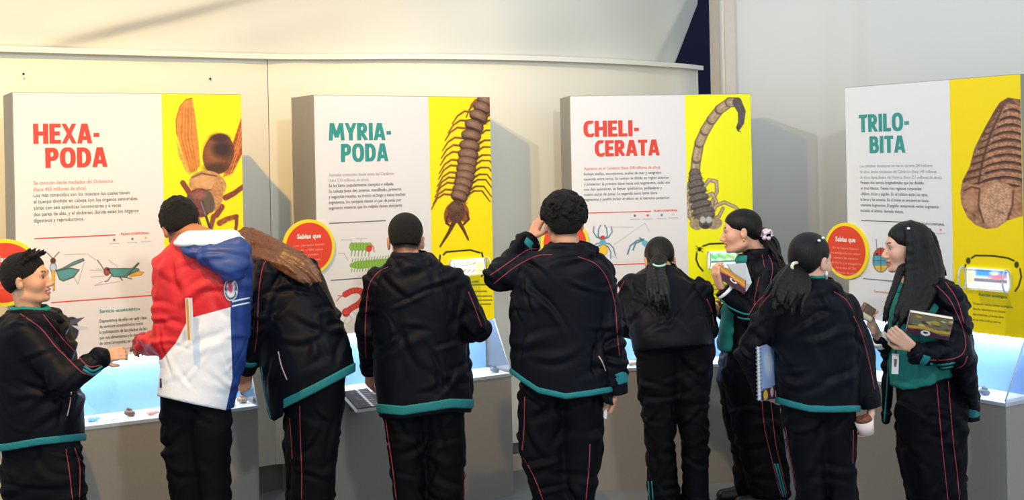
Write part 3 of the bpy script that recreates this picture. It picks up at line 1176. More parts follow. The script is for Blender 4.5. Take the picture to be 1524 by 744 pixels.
def bug(X, Y):
    p = Paint(X, Y, PAPER)
    p.line([(1305, 370), (1304, 356)], 1, (90, 90, 96))
    p.ell(1311, 387, 12.5, 18.5, (70, 60, 66), 0)
    d = np.hypot((X - 1311) / 11.6, (Y - 387) / 17.6) - 1
    p.fill(np.maximum(d * 11, Y - 380), (206, 70, 56))
    p.fill(np.maximum(d * 11, np.maximum(380 - Y, Y - 395)), (86, 158, 178))
    p.fill(np.maximum(d * 11, 395 - Y), (226, 178, 74))
    p.line([(1311, 370), (1311, 404)], 1, (80, 70, 76))
    p.line([(1300, 380), (1322, 380)], .8, (80, 70, 76))
    p.line([(1300, 388), (1322, 388)], .8, (80, 70, 76))
    p.ell(1305, 378, 1.6, 1.8, (40, 30, 40))
    return p


kz = []
LAB = ['exhibit kiosk titled HEXAPODA with a wasp printed on yellow and a lit case',
       'exhibit kiosk titled MYRIAPODA with a centipede printed on yellow and a lit case',
       'exhibit kiosk titled CHELICERATA with a scorpion printed on yellow and a lit case',
       'exhibit kiosk titled TRILOBITA with a brown fossil printed on yellow and a lit case']
for k in range(4):
    kz.append(Kiosk(k, LAB[k]))
K1, K2, K3, K4 = kz
for K, fn in zip(kz, (wasp, centipede, scorpion, trilobite)):
    K.yellow(fn)

# titles: heavy condensed capitals made of flat strokes
GS = .205


def arc(cx, cy, rx, ry, a0, a1, n=9):
    return [(cx + rx * math.copysign(abs(math.cos(a)) ** .8, math.cos(a)), cy + ry * math.copysign(abs(math.sin(a)) ** .8, math.sin(a))) for a in np.radians(np.linspace(a0, a1, n))]


_h = GS / 2
GLY = {
    'H': (.60, [[(_h, 0), (_h, 1)], [(.60 - _h, 0), (.60 - _h, 1)], [(0, .51), (.60, .51)]]),
    'E': (.46, [[(_h, 0), (_h, 1)], [(0, .09), (.46, .09)], [(0, .91), (.46, .91)], [(0, .51), (.42, .51)]]),
    'L': (.44, [[(_h, 0), (_h, 1)], [(0, .09), (.44, .09)]]),
    'I': (.21, [[(_h, 0), (_h, 1)]]),
    'T': (.50, [[(.25, 0), (.25, 1)], [(0, .91), (.50, .91)]]),
    'X': (.58, [[(.08, -.03), (.50, 1.03)], [(.50, -.03), (.08, 1.03)]]),
    'Y': (.56, [[(.28, 0), (.28, .48)], [(.28, .42), (.07, 1.03)], [(.28, .42), (.49, 1.03)]]),
    'A': (.60, [[(.085, -.03), (.27, 1.0)], [(.515, -.03), (.33, 1.0)], [(.12, .27), (.48, .27)], [(.20, .93), (.40, .93)]]),
    'M': (.78, [[(.085, 0), (.15, 1)], [(.695, 0), (.63, 1)], [(.17, 1.0), (.385, .18)], [(.61, 1.0), (.395, .18)]]),
    'P': (.53, [[(_h, 0), (_h, 1)], [(0, .915)] + [(.22, .915)] + arc(.22, .68, .21, .235, 90, -90) + [(0, .445)]]),
    'R': (.56, [[(_h, 0), (_h, 1)], [(0, .915)] + [(.22, .915)] + arc(.22, .69, .20, .225, 90, -90) + [(0, .465)], [(.22, .46), (.47, -.02)]]),
    'B': (.54, [[(_h, 0), (_h, 1)], [(0, .915)] + arc(.22, .72, .18, .195, 90, -90) + [(0, .525)], [(0, .525)] + arc(.23, .305, .21, .22, 90, -90) + [(0, .085)]]),
    'D': (.58, [[(_h, 0), (_h, 1)], [(0, .912), (.18, .912)] + arc(.18, .5, .29, .412, 90, -90, 13) + [(0, .088)]]),
    'O': (.64, [arc(.32, .5, .215, .42, 0, 360, 25)]),
    'C': (.50, [arc(.33, .5, .23, .42, 62, 298, 17) + [(.48, .10)]]),
    '-': (.28, [[(.02, .42), (.26, .42)]]),
}


def ribbon(path, w):
    p = np.array(path, float)
    d = np.diff(p, axis=0)
    d /= np.linalg.norm(d, axis=1)[:, None] + 1e-9
    closed = np.linalg.norm(p[0] - p[-1]) < 1e-6
    out = []
    for i in range(len(p)):
        if closed and i in (0, len(p) - 1):
            a, b = d[-1], d[0]
        else:
            a, b = d[max(i - 1, 0)], d[min(i, len(d) - 1)]
        t = a + b
        t /= np.linalg.norm(t) + 1e-9
        n = np.array([-t[1], t[0]])
        k = min(1.6, 1 / max(.3, n @ np.array([-a[1], a[0]])))
        out += [p[i] + n * w / 2 * k, p[i] - n * w / 2 * k]
    return out


def title(K, word, x0, y0, x1, y1, m):
    u0, z0 = K.uv(x0, y0)
    u1, _ = K.uv(x1, y0 - (x1 - x0) * SR)
    _, z1 = K.uv(x0, y1)
    tot = sum(GLY[c][0] for c in word) + .05 * (len(word) - 1)
    sx, sz = (u1 - u0) / tot, z0 - z1
    V, Fc = [], []
    cur = 0
    lay = 0
    for ch in word:
        gw, strokes = GLY[ch]
        for st in strokes:
            r = ribbon(st, GS if ch not in 'AXYM' else GS * .95)
            b = len(V)
            for x, y in r:
                V.append(K.q(u0 + (cur + x) * sx, .0052 + .00004 * (lay % 5), z1 + min(max(y, -.012 if ch in 'OC' else 0), 1.012 if ch in 'OC' else 1) * sz))
            for i in range(0, len(r) - 2, 2):
                Fc.append((b + i, b + i + 1, b + i + 3, b + i + 2))
            lay += 1
        cur += gw + .05
    mesh_obj('title', V, Fc, m, K.slab)


title(K1, 'HEXA-', 49, 184, 148, 214, M['red_ink'])
title(K1, 'PODA', 67, 220, 159, 250, M['red_ink'])
title(K2, 'MYRIA-', 489, 183, 582, 209, M['teal_ink'])
title(K2, 'PODA', 507, 214, 577, 241, M['teal_ink'])
title(K3, 'CHELI-', 868, 180, 951, 204, M['red_ink'])
title(K3, 'CERATA', 885, 209, 981, 233, M['red_ink'])
title(K4, 'TRILO-', 1278, 171, 1353, 197, M['teal_ink'])
title(K4, 'BITA', 1294, 203, 1347, 228, M['teal_ink'])


def para(K, lines, x0, y0, dy, lead, m):
    for t, x1 in lines:
        K.txt(t, x0, y0, x1, y0 + dy, m, 'printed_line', .006)
        y0 += lead


para(K1, [('Se conocen desde mediados del Ordovícico', 168), ('(hace 465 millones de años).', 129)], 50, 269, 7.2, 9.6, M['salmon_ink'])
para(K1, [('Los más conocidos son los insectos los cuales tienen', 193), ('el cuerpo dividido en cabeza con los órganos sensoriales,', 205),
          ('tórax con seis apéndices locomotores y a veces', 180), ('dos pares de alas, y el abdomen donde están los órganos', 206),
          ('digestivos y reproductivos.', 125)], 50, 287.5, 7.2, 9.4, M['grey_ink'])
K1.rule(51, 354, 172, 350.5, M['red_ink'])
K1.txt('PLAN CORPORAL', 180, 346.5, 222, 350.8, M['red_ink'], 'printed_line', .02)
K1.rule(76, 449, 234, 440, M['red_ink'])
K1.txt('Servicio ecosistémico', 148, 460.5, 208, 467, M['teal_ink'], 'printed_line', .02)
para(K1, [('Dependemos de ellos en cada clase', 218), ('de servicios ecosistémicos como', 213), ('la polinización de las plantas de las', 218),
          ('que nos alimentamos y la dependencia', 222), ('de otros arropados en los cultivos', 218)], 148, 475, 6.4, 8.3, M['dark_ink'])
K1.txt('VISITA LA SALA DE ARTRÓPODOS', 164, 519.5, 204, 522.5, M['grey_ink'], 'printed_line')
para(K2, [('Animales conocidos desde antes del Cámbrico', 586), ('(hace 510 millones de años).', 549)], 489, 257.5, 6.4, 8.2, M['pale_ink'])
para(K2, [('Se les llama popularmente ciempiés o milpiés.', 586), ('Su cabeza tiene dos antenas, mandíbulas, primeros', 597),
          ('y segundas maxilas, su tronco es largo y tiene muchos', 603), ('segmentos, los ciempiés tienen un par de patas por', 597),
          ('segmento mientras que los milpiés tienen dos pares.', 599)], 489, 273.5, 6.4, 8.3, M['grey_ink'])
K2.rule(490, 332, 574, 328.5, M['grey_ink'])
K2.rule(492, 416, 575, 412, M['grey_ink'])
para(K3, [('Aparecen en el Cámbrico (hace 508 millones de años).', 983)], 869, 248.5, 5.6, 8, M['salmon_ink'])
para(K3, [('Incluye arañas, escorpiones, arañas de mar y cangrejos', 984), ('cacerola entre otros. Su cuerpo se divide en región anterior', 996),
          ('y posterior; la primera tiene hasta seis segmentos, cada uno', 997), ('con dos apéndices, se llaman quelíceros, pedipalpos y', 985),
          ('cuatro pares de patas. La segunda tiene hasta doce', 978), ('segmentos y podría incluir el telson en el extremo posterior.', 997)], 869, 256.5, 5.6, 7.6, M['grey_ink'])
K3.rule(868, 317, 969, 314.5, M['red_ink'])
K3.txt('PLAN CORPORAL', 973, 312, 1008, 316, M['red_ink'], 'printed_line', .02)
K3.rule(870, 396, 960, 391.5, M['red_ink'])
para(K4, [('Los trilobites dominaron los mares durante 289 millones', 1388), ('de años, desde comienzos del Cámbrico (hace 540 millones', 1394),
          ('de años) hasta finales del Pérmico (hace 251 millones de años).', 1402)], 1280, 244.5, 5.8, 8.3, M['pale_ink'])
para(K4, [('Poseen dos surcos longitudinales que los dividen', 1375), ('en tres lóbulos. Tienen tres regiones corporales:', 1372),
          ('céfalon, tórax y pigidio. En el céfalon están los ojos,', 1381), ('la boca y las antenas. En el tórax se encuentran hasta', 1382),
          ('cuarenta segmentos. El pigidio comprende varios segmentos', 1398), ('incluido el último, llamado telson.', 1345)], 1281, 269, 5.8, 8.3, M['grey_ink'])
K4.rule(1282, 329, 1370, 330.5, M['grey_ink'])
K4.txt('PLAN CORPORAL', 1372, 331, 1406, 335.5, M['grey_ink'], 'printed_line', .02)
K4.rule(1285, 417, 1372, 419.5, M['grey_ink'])
K4.txt('Servicio ecosistémico', 1301, 431, 1360, 436, M['salmon_ink'], 'printed_line', .02)
K4.txt('Función ecológica', 1457, 436, 1499, 441, M['green_ink'], 'printed_line', .02)
para(K4, [('Ocuparon varios nichos ecológicos,', 1508), ('desde detritívoros hasta', 1496), ('depredadores, y fueron clave', 1494), ('en las redes tróficas marinas.', 1490)], 1448, 449, 4.6, 8.0, M['dark_ink'])
K2.txt('Función ecológica', 694, 418, 712, 422, M['green_ink'], 'printed_line', .02)
for K, dots in ((K1, ((170, 357, (150, 40, 40)), (197, 355.5, (60, 110, 110)), (217, 354, (236, 170, 40)))),
                (K3, ((945, 321, (120, 60, 60)), (964, 320.5, (206, 60, 70)), (985, 320, (70, 120, 170)), (1002, 319, (240, 200, 110)))),
                (K4, ((1384, 341, (80, 80, 90)), (1400, 342, (236, 130, 90))))):
    for x, y, c in dots:
        def dot(X, Y, x=x, y=y, c=c):
            p = Paint(X, Y, PAPER)
            p.ell(x, y, 1.6, 1.7, c)
            p.line([(x - 7, y + 5.5), (x + 7, y + 5.2)], 1, (170, 170, 172))
            return p
        K.patch(x - 8, y - 2.5, x + 8, y + 7, dot, 16, 12, 'legend_mark')
K1.patch(66, 371, 222, 437, grasshoppers, 240, 100)
K1.patch(80, 458, 135, 512, fly, 80, 80)
K2.patch(500, 350, 596, 410, millipede, 150, 90)
K2.patch(496, 427, 546, 490, shrimp, 80, 100)
K3.patch(874, 330, 970, 388, spider, 150, 90)
K4.patch(1297, 352, 1326, 408, bug, 60, 80)
K1.disc(6, 405.5, .149, ['Los insectos', 'son más de la', 'mitad de los seres', 'vivos conocidos.'])
K2.disc(458.5, 368, .140, ['Los ciempiés tienen', 'de 30 a 354 patas', 'y no pueden', 'ser mil patas.'])
K3.disc(840, 361, .135, ['Las arañas', 'tienen ocho', 'patas'])
K4.disc(1261.5, 373, .149, ['En la Tierra fueron', 'los artrópodos con mayor', 'número de especies', 'del planeta, y se extinguieron', 'hace más de 250', 'millones de años.'])


# clear viewing tubes fixed to the yellow boards
def viewer(K, x0, x1, y0, y1, paint):
    ya = (y0 + y1) / 2
    u0, z0 = K.uv(x0, y0)
    _, z1 = K.uv(x0, y1)
    u1, _ = K.uv(x1, ya)
    r = abs(z0 - z1) / 2
    zc = (z0 + z1) / 2
    n = 20
    dp_ = .030
    v, f = [], []
    for u in (u0, u1):
        for i in range(n):
            a = 2 * math.pi * i / n
            v.append(K.q(u, .006 + dp_ + dp_ * math.cos(a), zc + r * math.sin(a)))
    for i in range(n):
        f.append((i, n + i, n + (i + 1) % n, (i + 1) % n))
    t = mesh_obj('viewing_tube', v, f, M['acrylic'], K.root, True)
    tag(t, 'clear viewing tube')
    for u in (u0, u1):
        ring = [K.q(u, .006 + dp_ + dp_ * math.cos(2 * math.pi * i / 24), zc + r * math.sin(2 * math.pi * i / 24)) for i in range(25)]
        tube(ring, .004, 'tube_rim', M['acrylic_edge'], t)
    w = .012
    hgt = r * .9
    K.box(u0 + .01, u1 - .01, .006, w, zc - hgt, zc + hgt, 'tube_backing', M['tube_light'], t)
    print_grid('tube_picture', K.q(u0 + .012, w + .001, zc + hgt - .004), K.e * (u1 - u0 - .024), np.array([0, 0, -2 * hgt + .008]), 60, 36, paint, M['print_lit'], t)


def pic2(X, Y):
    p = Paint(X, Y, (246, 246, 240))
    p.line([(686, 396), (708, 392)], 1, (120, 90, 80))
    for i in range(6):
        p.line([(682 + 7 * i, 405), (686 + 7 * i, 401)], 2, (196, 120, 90))
        p.line([(684 + 5 * i, 390 + (i % 2) * 4), (692 + 5 * i, 391)], 1.2, (150, 170, 120))
    p.ell(716, 398, 8, 9, (232, 226, 120), soft=3, alpha=.8)
    return p


def pic3(X, Y):
    p = Paint(X, Y, (206, 238, 226))
    for i in range(10):
        p.ell(1056 + 4.5 * i, 380 + 2 * (i % 3), 4, 3, (70 + 8 * i, 170, 90), soft=2, alpha=.8)
    p.line([(1054, 390), (1096, 388)], 3, (90, 120, 110))
    p.line([(1054, 396), (1096, 394)], 2, (190, 206, 216))
    return p


def pic4(X, Y):
    p = Paint(X, Y, (214, 220, 214))
    p.poly([(1452, 398), (1505, 402), (1505, 414), (1452, 410)], (60, 140, 226), soft=2)
    p.ell(1441, 413, 9, 12, (196, 190, 160), soft=3)
    p.ell(1486, 412, 14, 4, (206, 110, 130), soft=2)
    p.line([(1452, 416), (1505, 420)], 5, (120, 110, 120), soft=1)
    p.ell(1480, 406, 6, 3, (240, 246, 250), soft=2)
    return p


viewer(K2, 668, 722, 386, 412, pic2)
viewer(K3, 1052, 1097, 373, 400, pic3)
viewer(K4, 1438, 1504, 396, 429, pic4)

# specimens lying inside the lit cases: each a small thing of its own
SPEC = {}


def specimen(K, u, w, kind, label, col):
    base = K.q(u, w, DESK_Z)
    r = empty('specimen', base, label, 'specimen', 'specimens in the lit cases')
    m = mat('specimen_shell', col, .4)
    c = base + np.array([0, 0, .012])
    if kind == 'beetle':
        sh = Shape().ell(c, (.02, .015, .011)).ell(c + K.e * .022, (.010, .011, .009), k=.004).ell(c + K.e * .033, (.007, .008, .007), k=.003)
        for sx in (-.012, 0, .014):
            for sy in (-1, 1):
                sh.cap(c + K.e * sx, c + K.e * sx * 1.6 + K.n * .026 * sy - np.array([0, 0, .011]), .003, .0018, k=.002)
        add_shape('shell', sh, .003, m, r)
    elif kind == 'shell':
        sh = Shape()
        for i in range(14):
            a = i * .75
            rr = .018 * math.exp(-.1 * i)
            sh.cap(c + K.e * rr * math.cos(a) + K.n * rr * math.sin(a) + np.array([0, 0, .002 * i]), c + K.e * rr * math.cos(a + .7) + K.n * rr * math.sin(a + .7) + np.array([0, 0, .002 * i]), .012 * math.exp(-.08 * i), k=.004)
        add_shape('shell', sh, .003, m, r)
    else:
        v = [base + K.e * a + K.n * b + np.array([0, 0, z]) for z in (0, .004) for a, b in ((-.03, -.02), (-.03, .02), (.03, .02), (.03, -.02))]
        cd = mesh_obj('card', v, BOXF, M['case_white'], r)
        v = [base + K.e * a + K.n * b + np.array([0, 0, z]) for z in (.004, .0048) for a, b in ((-.022, -.012), (-.022, .012), (.012, .012), (.012, -.012))]
        mesh_obj('picture', v, BOXF, m, cd)


cols = [(120, 190, 214), (150, 140, 120), (96, 74, 60), (210, 160, 150), (84, 100, 120)]
si = 0
WHERE = {0: ('HEXAPODA', [(.30, .07, 'beetle'), (.40, .10, 'card'), (.47, .05, 'shell'), (.56, .09, 'beetle'), (.68, .05, 'beetle'), (.93, .09, 'card'), (1.0, .05, 'shell')]),
         1: ('MYRIAPODA', [(.33, .06, 'beetle'), (.92, .05, 'card'), (.98, .09, 'shell')]),
         2: ('CHELICERATA', [(.20, .06, 'card'), (.30, .09, 'beetle')]),
         3: ('TRILOBITA', [(.86, .06, 'shell'), (.80, .10, 'beetle'), (.10, .08, 'card')])}
SIZ = {'beetle': 'small %s beetle specimen, number %s from the left in the %s case', 'card': 'small white specimen card, number %s from the left in the %s case', 'shell': 'small %s coiled shell specimen, number %s from the left in the %s case'}
ORD = ['first', 'second', 'third', 'fourth', 'fifth', 'sixth', 'seventh']
CN = ['pale blue', 'grey brown', 'dark brown', 'pink', 'slate blue']
for k, (nm, lst) in WHERE.items():
    for n_, (u, w, kind) in enumerate(sorted(lst)):
        c = si % 5
        if kind == 'card':
            lb = 'small white card with a %s picture, %s from left in the %s case' % (CN[c], ORD[n_], nm)
        elif kind == 'beetle':
            lb = 'small %s beetle, %s from left in the %s case' % (CN[c], ORD[n_], nm)
        else:
            lb = 'small %s coiled shell, %s from left in the %s case' % (CN[c], ORD[n_], nm)
        specimen(kz[k], u, w, kind, lb, cols[c])
        si += 1
flush_texts()

# ------------------------------------------------------------------ people
LIPS, BROW = (178, 102, 92), (40, 28, 24)


class Person:
    def __init__(s, D, label, skin=(206, 152, 118)):
        s.D = D
        s.skin = skin
        s.label = label
        s.smile = 0.0

    # --- coordinates
    def p(s, px, py, dd=0.0):
        return P(px, py, s.D + dd)

    def rows(s, sl):
        out = []
        for r in sl:
            y, xl, xr = r[:3]
            dd = r[3] if len(r) > 3 else 0.0
            b = r[4] if len(r) > 4 else s.b
            c = s.p((xl + xr) / 2, y, dd)
            out.append((c[2], c[0], c[1], (xr - xl) / 2 * (s.D + dd) / F, b))
        return out

    def screen_cut(s, pts, sign):
        xs = np.array([q[0] for q in pts], float)
        ys = np.array([q[1] for q in pts], float)

        def fn(x, y, z):
            px, py = to_px(x, y, z)
            return sign * (py - np.interp(px, xs, ys)) * y / F
        return fn

    # --- body, one continuous mesh
    def body(s, head, torso, legs, arms, hands, b=.12, scalp=None, h=.005):
        s.b = b
        hx, hy, hdd, yaw, pitch, roll, sc = head
        s.hc, s.R, s.sc = s.p(hx, hy, hdd), eul(yaw, pitch, roll), sc
        feet = [s.p((l[-1][1] + l[-1][2]) / 2, l[-1][0], l[-1][3] if len(l[-1]) > 3 else 0) for l in legs]
        base = (feet[0] + feet[1]) / 2
        s.root = empty('person', (base[0], base[1], 0), s.label, 'person')
        S = Shape()
        E, C = s.he, s.hcap
        E(S, (0, -.012, .034), (.074, .094, .080), .02)
        E(S, (0, .026, -.03), (.058, .064, .086), .03)
        E(S, (0, .034, -.076), (.047, .05, .036), .02)
        for x in (-1, 1):
            E(S, (x * .036, .056, -.030), (.028, .030, .030), .02)
            C(S, (x * .045, -.004, -.075), (x * .03, .06, -.10), .014, .012, .02)
        E(S, (0, .078, -.099), (.019, .016, .016), .015)
        C(S, (-.034, .078, .018), (.034, .078, .018), .013, .013, .02)
        C(S, (0, .086, .008), (0, .110, -.036), .007, .0115, .010)
        for x in (-1, 1):
            E(S, (x * .011, .099, -.042), (.009, .011, .008), .006)
        E(S, (0, .091, -.0615), (.023, .012, .0070), .004)
        E(S, (0, .0895, -.0765), (.020, .012, .0078), .004)
        if s.smile:
            E(S, (0, .104, -.069), (.016, .012, .0035 + .006 * s.smile), .004, 's')
        for x in (-1, 1):
            s.he(S, (x * .032, .101, .000), (.017, .014, .011), .012, 's')
        for x in (-1, 1):
            RR = s.R @ eul(x * -14, 0, x * 6)
            S.ell(s.hp((x * .078, -.008, -.014)), np.array((.0075, .020, .031)) * sc, RR, .008)
            S.ell(s.hp((x * .087, .001, -.006)), np.array((.0065, .010, .015)) * sc, RR, .004, 's')
        s.C_ = None
        nb = torso[0]
        neck = s.p((nb[1] + nb[2]) / 2, nb[0] + 14, nb[3] if len(nb) > 3 else 0)
        S.cap(s.hp((0, -.03, -.045)), neck, .047 * sc, .054 * sc, .025)
        inner = s.rows(torso)
        S.loft(inner[:-2], .03, shrink=.035)
        for l in legs:
            pts = [s.p((r[1] + r[2]) / 2, r[0], r[3] if len(r) > 3 else 0) for r in l]
            pts = pts + [np.array([pts[-1][0], pts[-1][1], .07])]
            for a, b_ in zip(pts[:-1], pts[1:]):
                S.cap(a, b_, .036, .036, .01)
        for a in arms:
            S.chain([(s.p(*q[:3]), max(.026, q[3] * .55)) for q in a], .012)
        for hd in hands:
            s.hand(S, **hd)
        V, Fq = S.surface(h)
        o = mesh_obj('body', V, Fq, M['skin'], s.root, True)
        l = (V - s.hc) @ s.R / sc
        c = np.tile(np.array(s.skin, float), (len(V), 1))
        near = np.linalg.norm(l, axis=1) < .2
        x, y, z = np.abs(l[:, 0]), l[:, 1], l[:, 2]

        def blend(wt, col):
            w_ = np.clip(wt, 0, 1)[:, None] * near[:, None]
            return c * (1 - w_) + np.array(col, float) * w_
        c = blend(.35 * np.exp(-((x - .042) / .02) ** 2 - ((z + .03) / .022) ** 2) * (y > .03), (208, 112, 92))
        c = blend(np.clip((.026 - x) / .004, 0, 1) * np.clip((.012 - np.abs(z + .069)) / .004, 0, 1) * (y > .082), LIPS)
        c = blend(np.clip((.0055 - np.abs(z - .027 + .25 * np.abs(x - .035))) / .003, 0, 1) * (x > .012) * (x < .046) * (y > .05) * .85, BROW)
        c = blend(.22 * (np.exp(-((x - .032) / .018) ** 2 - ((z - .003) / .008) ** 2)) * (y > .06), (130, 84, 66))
        if s.smile:
            c = blend(np.clip((.017 - x) / .003, 0, 1) * np.clip((.0042 - np.abs(z + .069)) / .002, 0, 1) * (y > .08), (238, 232, 226))
        if scalp:
            c = blend(np.clip((z - scalp[0] + np.clip(y - .0, 0, 1) * 2.2) / scalp[1], 0, 1) * np.clip((.004 - y + np.clip(z + .005, 0, .04) * 1.6) / .010, 0, 1) * np.clip((.073 - x - np.clip(-.015 - z, 0, 1) * .5) / .008, 0, 1), (24, 19, 18))
        set_col(o, lin(c))
        s.bodyV = (V, Fq)
        for x in (-1, 1):
            ec = s.hp((x * .031, .0765, .0))
            n = 10
            vv, ff = [], []
            for i in range(n + 1):
                for j in range(2 * n):
                    t, u = math.pi * i / n, math.pi * j / n
                    vv.append((math.sin(t) * math.cos(u), math.cos(t), math.sin(t) * math.sin(u)))
            for i in range(n):
                for j in range(2 * n):
                    ff.append((i * 2 * n + j, i * 2 * n + (j + 1) % (2 * n), (i + 1) * 2 * n + (j + 1) % (2 * n), (i + 1) * 2 * n + j))
            vv = np.array(vv)
            eo = mesh_obj('eye', ec + (vv * .0115 * sc) @ s.R.T, np.array(ff), M['eye'], o, True)
            ic = np.where((vv[:, 1] > .80)[:, None], np.array([[34, 22, 18]]), np.array([[206, 196, 190]]))
            set_col(eo, lin(ic))
        s.body_o = o
        return s

    def hp(s, l):
        return s.hc + s.sc * (s.R @ np.asarray(l, float))

    def he(s, S, c, r, k=.01, m='u'):
        S.ell(s.hp(c), np.asarray(r) * s.sc, s.R, k, m)

    def hcap(s, S, a, b, ra, rb, k=.01, m='u'):
        S.cap(s.hp(a), s.hp(b), ra * s.sc, rb * s.sc, k, m)

    def hand(s, S, w, d, n, curl=35, size=.92, flip=1, thumb=1.0, fore=None):
        w = s.p(*w)
        d = np.array(d, float)
        d /= np.linalg.norm(d)
        n = np.array(n, float)
        n -= d * (n @ d)
        n /= np.linalg.norm(n)
        t = np.cross(d, n) * flip
        q = size
        for o, L in ((.027, .074), (.009, .082), (-.009, .076), (-.026, .060)):
            bse = w + q * (d * .082 + t * o)
            S.cap(w + q * t * o * .55, bse, .0135 * q, .0105 * q, .008)
            a = 0
            cur = bse
            for j, (fr, r0, r1) in enumerate(((.46, .0092, .0085), (.30, .0085, .0078), (.24, .0078, .0065))):
                a += math.radians(curl * (.8, 1.1, .7)[j])
                nx = cur + q * L * fr * (d * math.cos(a) + n * math.sin(a))
                S.cap(cur, nx, r0 * q, r1 * q, .003)
                cur = nx
        b0 = w + q * (d * .022 + t * .024)
        b1 = b0 + q * .042 * thumb * (d * .62 + t * .62 + n * .40)
        b2 = b1 + q * .032 * (d * .85 + t * .10 + n * .45)
        S.cap(b0, b1, .013 * q, .0105 * q, .008)
        S.cap(b1, b2, .0105 * q, .0080 * q, .003)

    # --- clothes
    def jacket(s, torso, arms, hem, name='jacket', m=None, wr=.009, seed=1, extra=None, k=.022, h=.008, freq=24):
        S = Shape()
        S.loft(s.rows(torso), .02)
        for a in arms:
            S.chain([(s.p(*q[:3]), q[3]) for q in a], k)
        if extra:
            extra(S)
        if hem:
            S.cut(s.screen_cut(hem, 1))
        fade = None
        if hem:
            hx = [q[0] for q in hem]
            hy = [q[1] for q in hem]

            def fade(V):
                X, Y = to_px(V[:, 0], V[:, 1], V[:, 2])
                return np.clip((np.interp(X, hx, hy) - 16 - Y) / 22, 0, 1)
        o, V, Fq = add_shape(name, S, h, m or M['navy'], s.root, wr, seed, freq, fade)
        s.jk, s.jkV = o, (V, Fq)
        return o

    def band(s, torso, hem, th, m=None, name='waistband'):
        S = Shape()
        S.loft([(r[0], r[1], r[2], r[3] + .007, r[4] + .007) for r in s.rows(torso)], .01)
        S.cut(s.screen_cut([(x, y + 1) for x, y in hem], 1))
        S.cut(s.screen_cut([(x, y - th) for x, y in hem], -1))
        o, V, Fq = add_shape(name, S, .006, m or M['teal'], s.jk)
        return o

    def cuff(s, a, b, r, m=None, name='cuff', parent=None):
        S = Shape().cap(s.p(*a), s.p(*b), r, r * .95)
        pa, pb = s.p(*a), s.p(*b)
        dv = (pb - pa) / np.linalg.norm(pb - pa)
        S.cut(lambda x, y, z: np.maximum((pa[0] - x) * dv[0] + (pa[1] - y) * dv[1] + (pa[2] - z) * dv[2], (x - pb[0]) * dv[0] + (y - pb[1]) * dv[1] + (z - pb[2]) * dv[2]))
        return add_shape(name, S, .005, m or M['teal'], parent or s.jk)[0]

    def collar(s, sl, m=None, name='collar', th=.012, parent=None, b=.085):
        ob = s.b
        s.b = b
        R = s.rows(sl)
        s.b = ob
        S = Shape().loft(R, .01)
        zs = [r[0] for r in R]
        top = max(zs)
        inn = [(r[0] + (.05 if r[0] == top else -.03 if r[0] == min(zs) else 0), r[1], r[2], max(r[3] - th, .02), max(r[4] - th, .02)) for r in R]
        S.loft(inn, .004, m='s')
        return add_shape(name, S, .005, m or M['navy'], parent or s.jk, .002, 3, 40)[0]

    def trousers(s, legs, m=None, seed=2, wr=.008, band=True):
        S = Shape()
        b0 = s.b
        for l in legs:
            s.b = .095
            R = s.rows(l)
            last = R[-1]
            zb = .075
            if last[0] > zb:
                R.append((zb, last[1], last[2], max(.075, last[3] * .92), .085))
            S.loft(R, .03)
        s.b = b0
        o, V, Fq = add_shape('trousers', S, .008, m or M['navy_pant'], s.root, wr, seed, 22)
        s.tr, s.trV = o, (V, Fq)
        return o

    def shoes(s, legs, yaw=0):
        for l in legs:
            r = l[-1]
            c = s.p((r[1] + r[2]) / 2, r[0], r[3] if len(r) > 3 else 0)
            f = eul(yaw) @ np.array([0, 1.0, 0])
            S = Shape()
            g = np.array([c[0], c[1], 0])
            S.cap(g - f * .05 + [0, 0, .05], g + f * .06 + [0, 0, .047], .042, .040, .02)
            S.cap(g + f * .06 + [0, 0, .045], g + f * .15 + [0, 0, .038], .040, .034, .02)
            S.cap(g - f * .03 + [0, 0, .06], g - f * .03 + [0, 0, .12], .046, .046, .02)
            S.cut(lambda x, y, z: .02 - z + 0 * x + 0 * y)
            sh = add_shape('shoe', S, .008, M['shoe'], s.root)[0]
            S2 = Shape().cap(g - f * .05 + [0, 0, .012], g + f * .15 + [0, 0, .012], .048, .040)
            S2.cut(lambda x, y, z: np.maximum(-z, z - .021) + 0 * x + 0 * y)
            add_shape('sole', S2, .006, M['sole'], sh)

    def bvh(s, VF):
        return BVHTree.FromPolygons(VF[0].tolist(), VF[1].tolist())

    def lines(s, VF, parent, lst, m=None, r=.0022, name='piping'):
        t = s.bvh(VF)
        org = Vector((0, 0, EYE))
        for pts in lst:
            q = np.array(pts, float)
            L = np.r_[0, np.cumsum(np.hypot(*np.diff(q, axis=0).T))]
            n = max(3, int(L[-1] / 4))
            q = smooth_path(q, max(3, n))
            run = []
            runs = [run]
            for x, y in q:
                d = Vector(P(x, y, 1.0) - np.array([0, 0, EYE])).normalized()
                hit = t.ray_cast(org, d)
                if hit[0] is None:
                    continue
                h = np.array(hit[0])
                if run and np.linalg.norm(h - run[-1]) > .07:
                    run = []
                    runs.append(run)
                run.append(h)
            for run in runs:
                if len(run) >= 2:
                    tube(run, r, name, m or M['piping'], parent, 5)

    def hair(s, S, m=None, h=.005, name='hair', wr=.0, seed=5, freq=120):
        return add_shape(name, S, h, m or M['hair'], s.root, wr, seed, freq)[0]

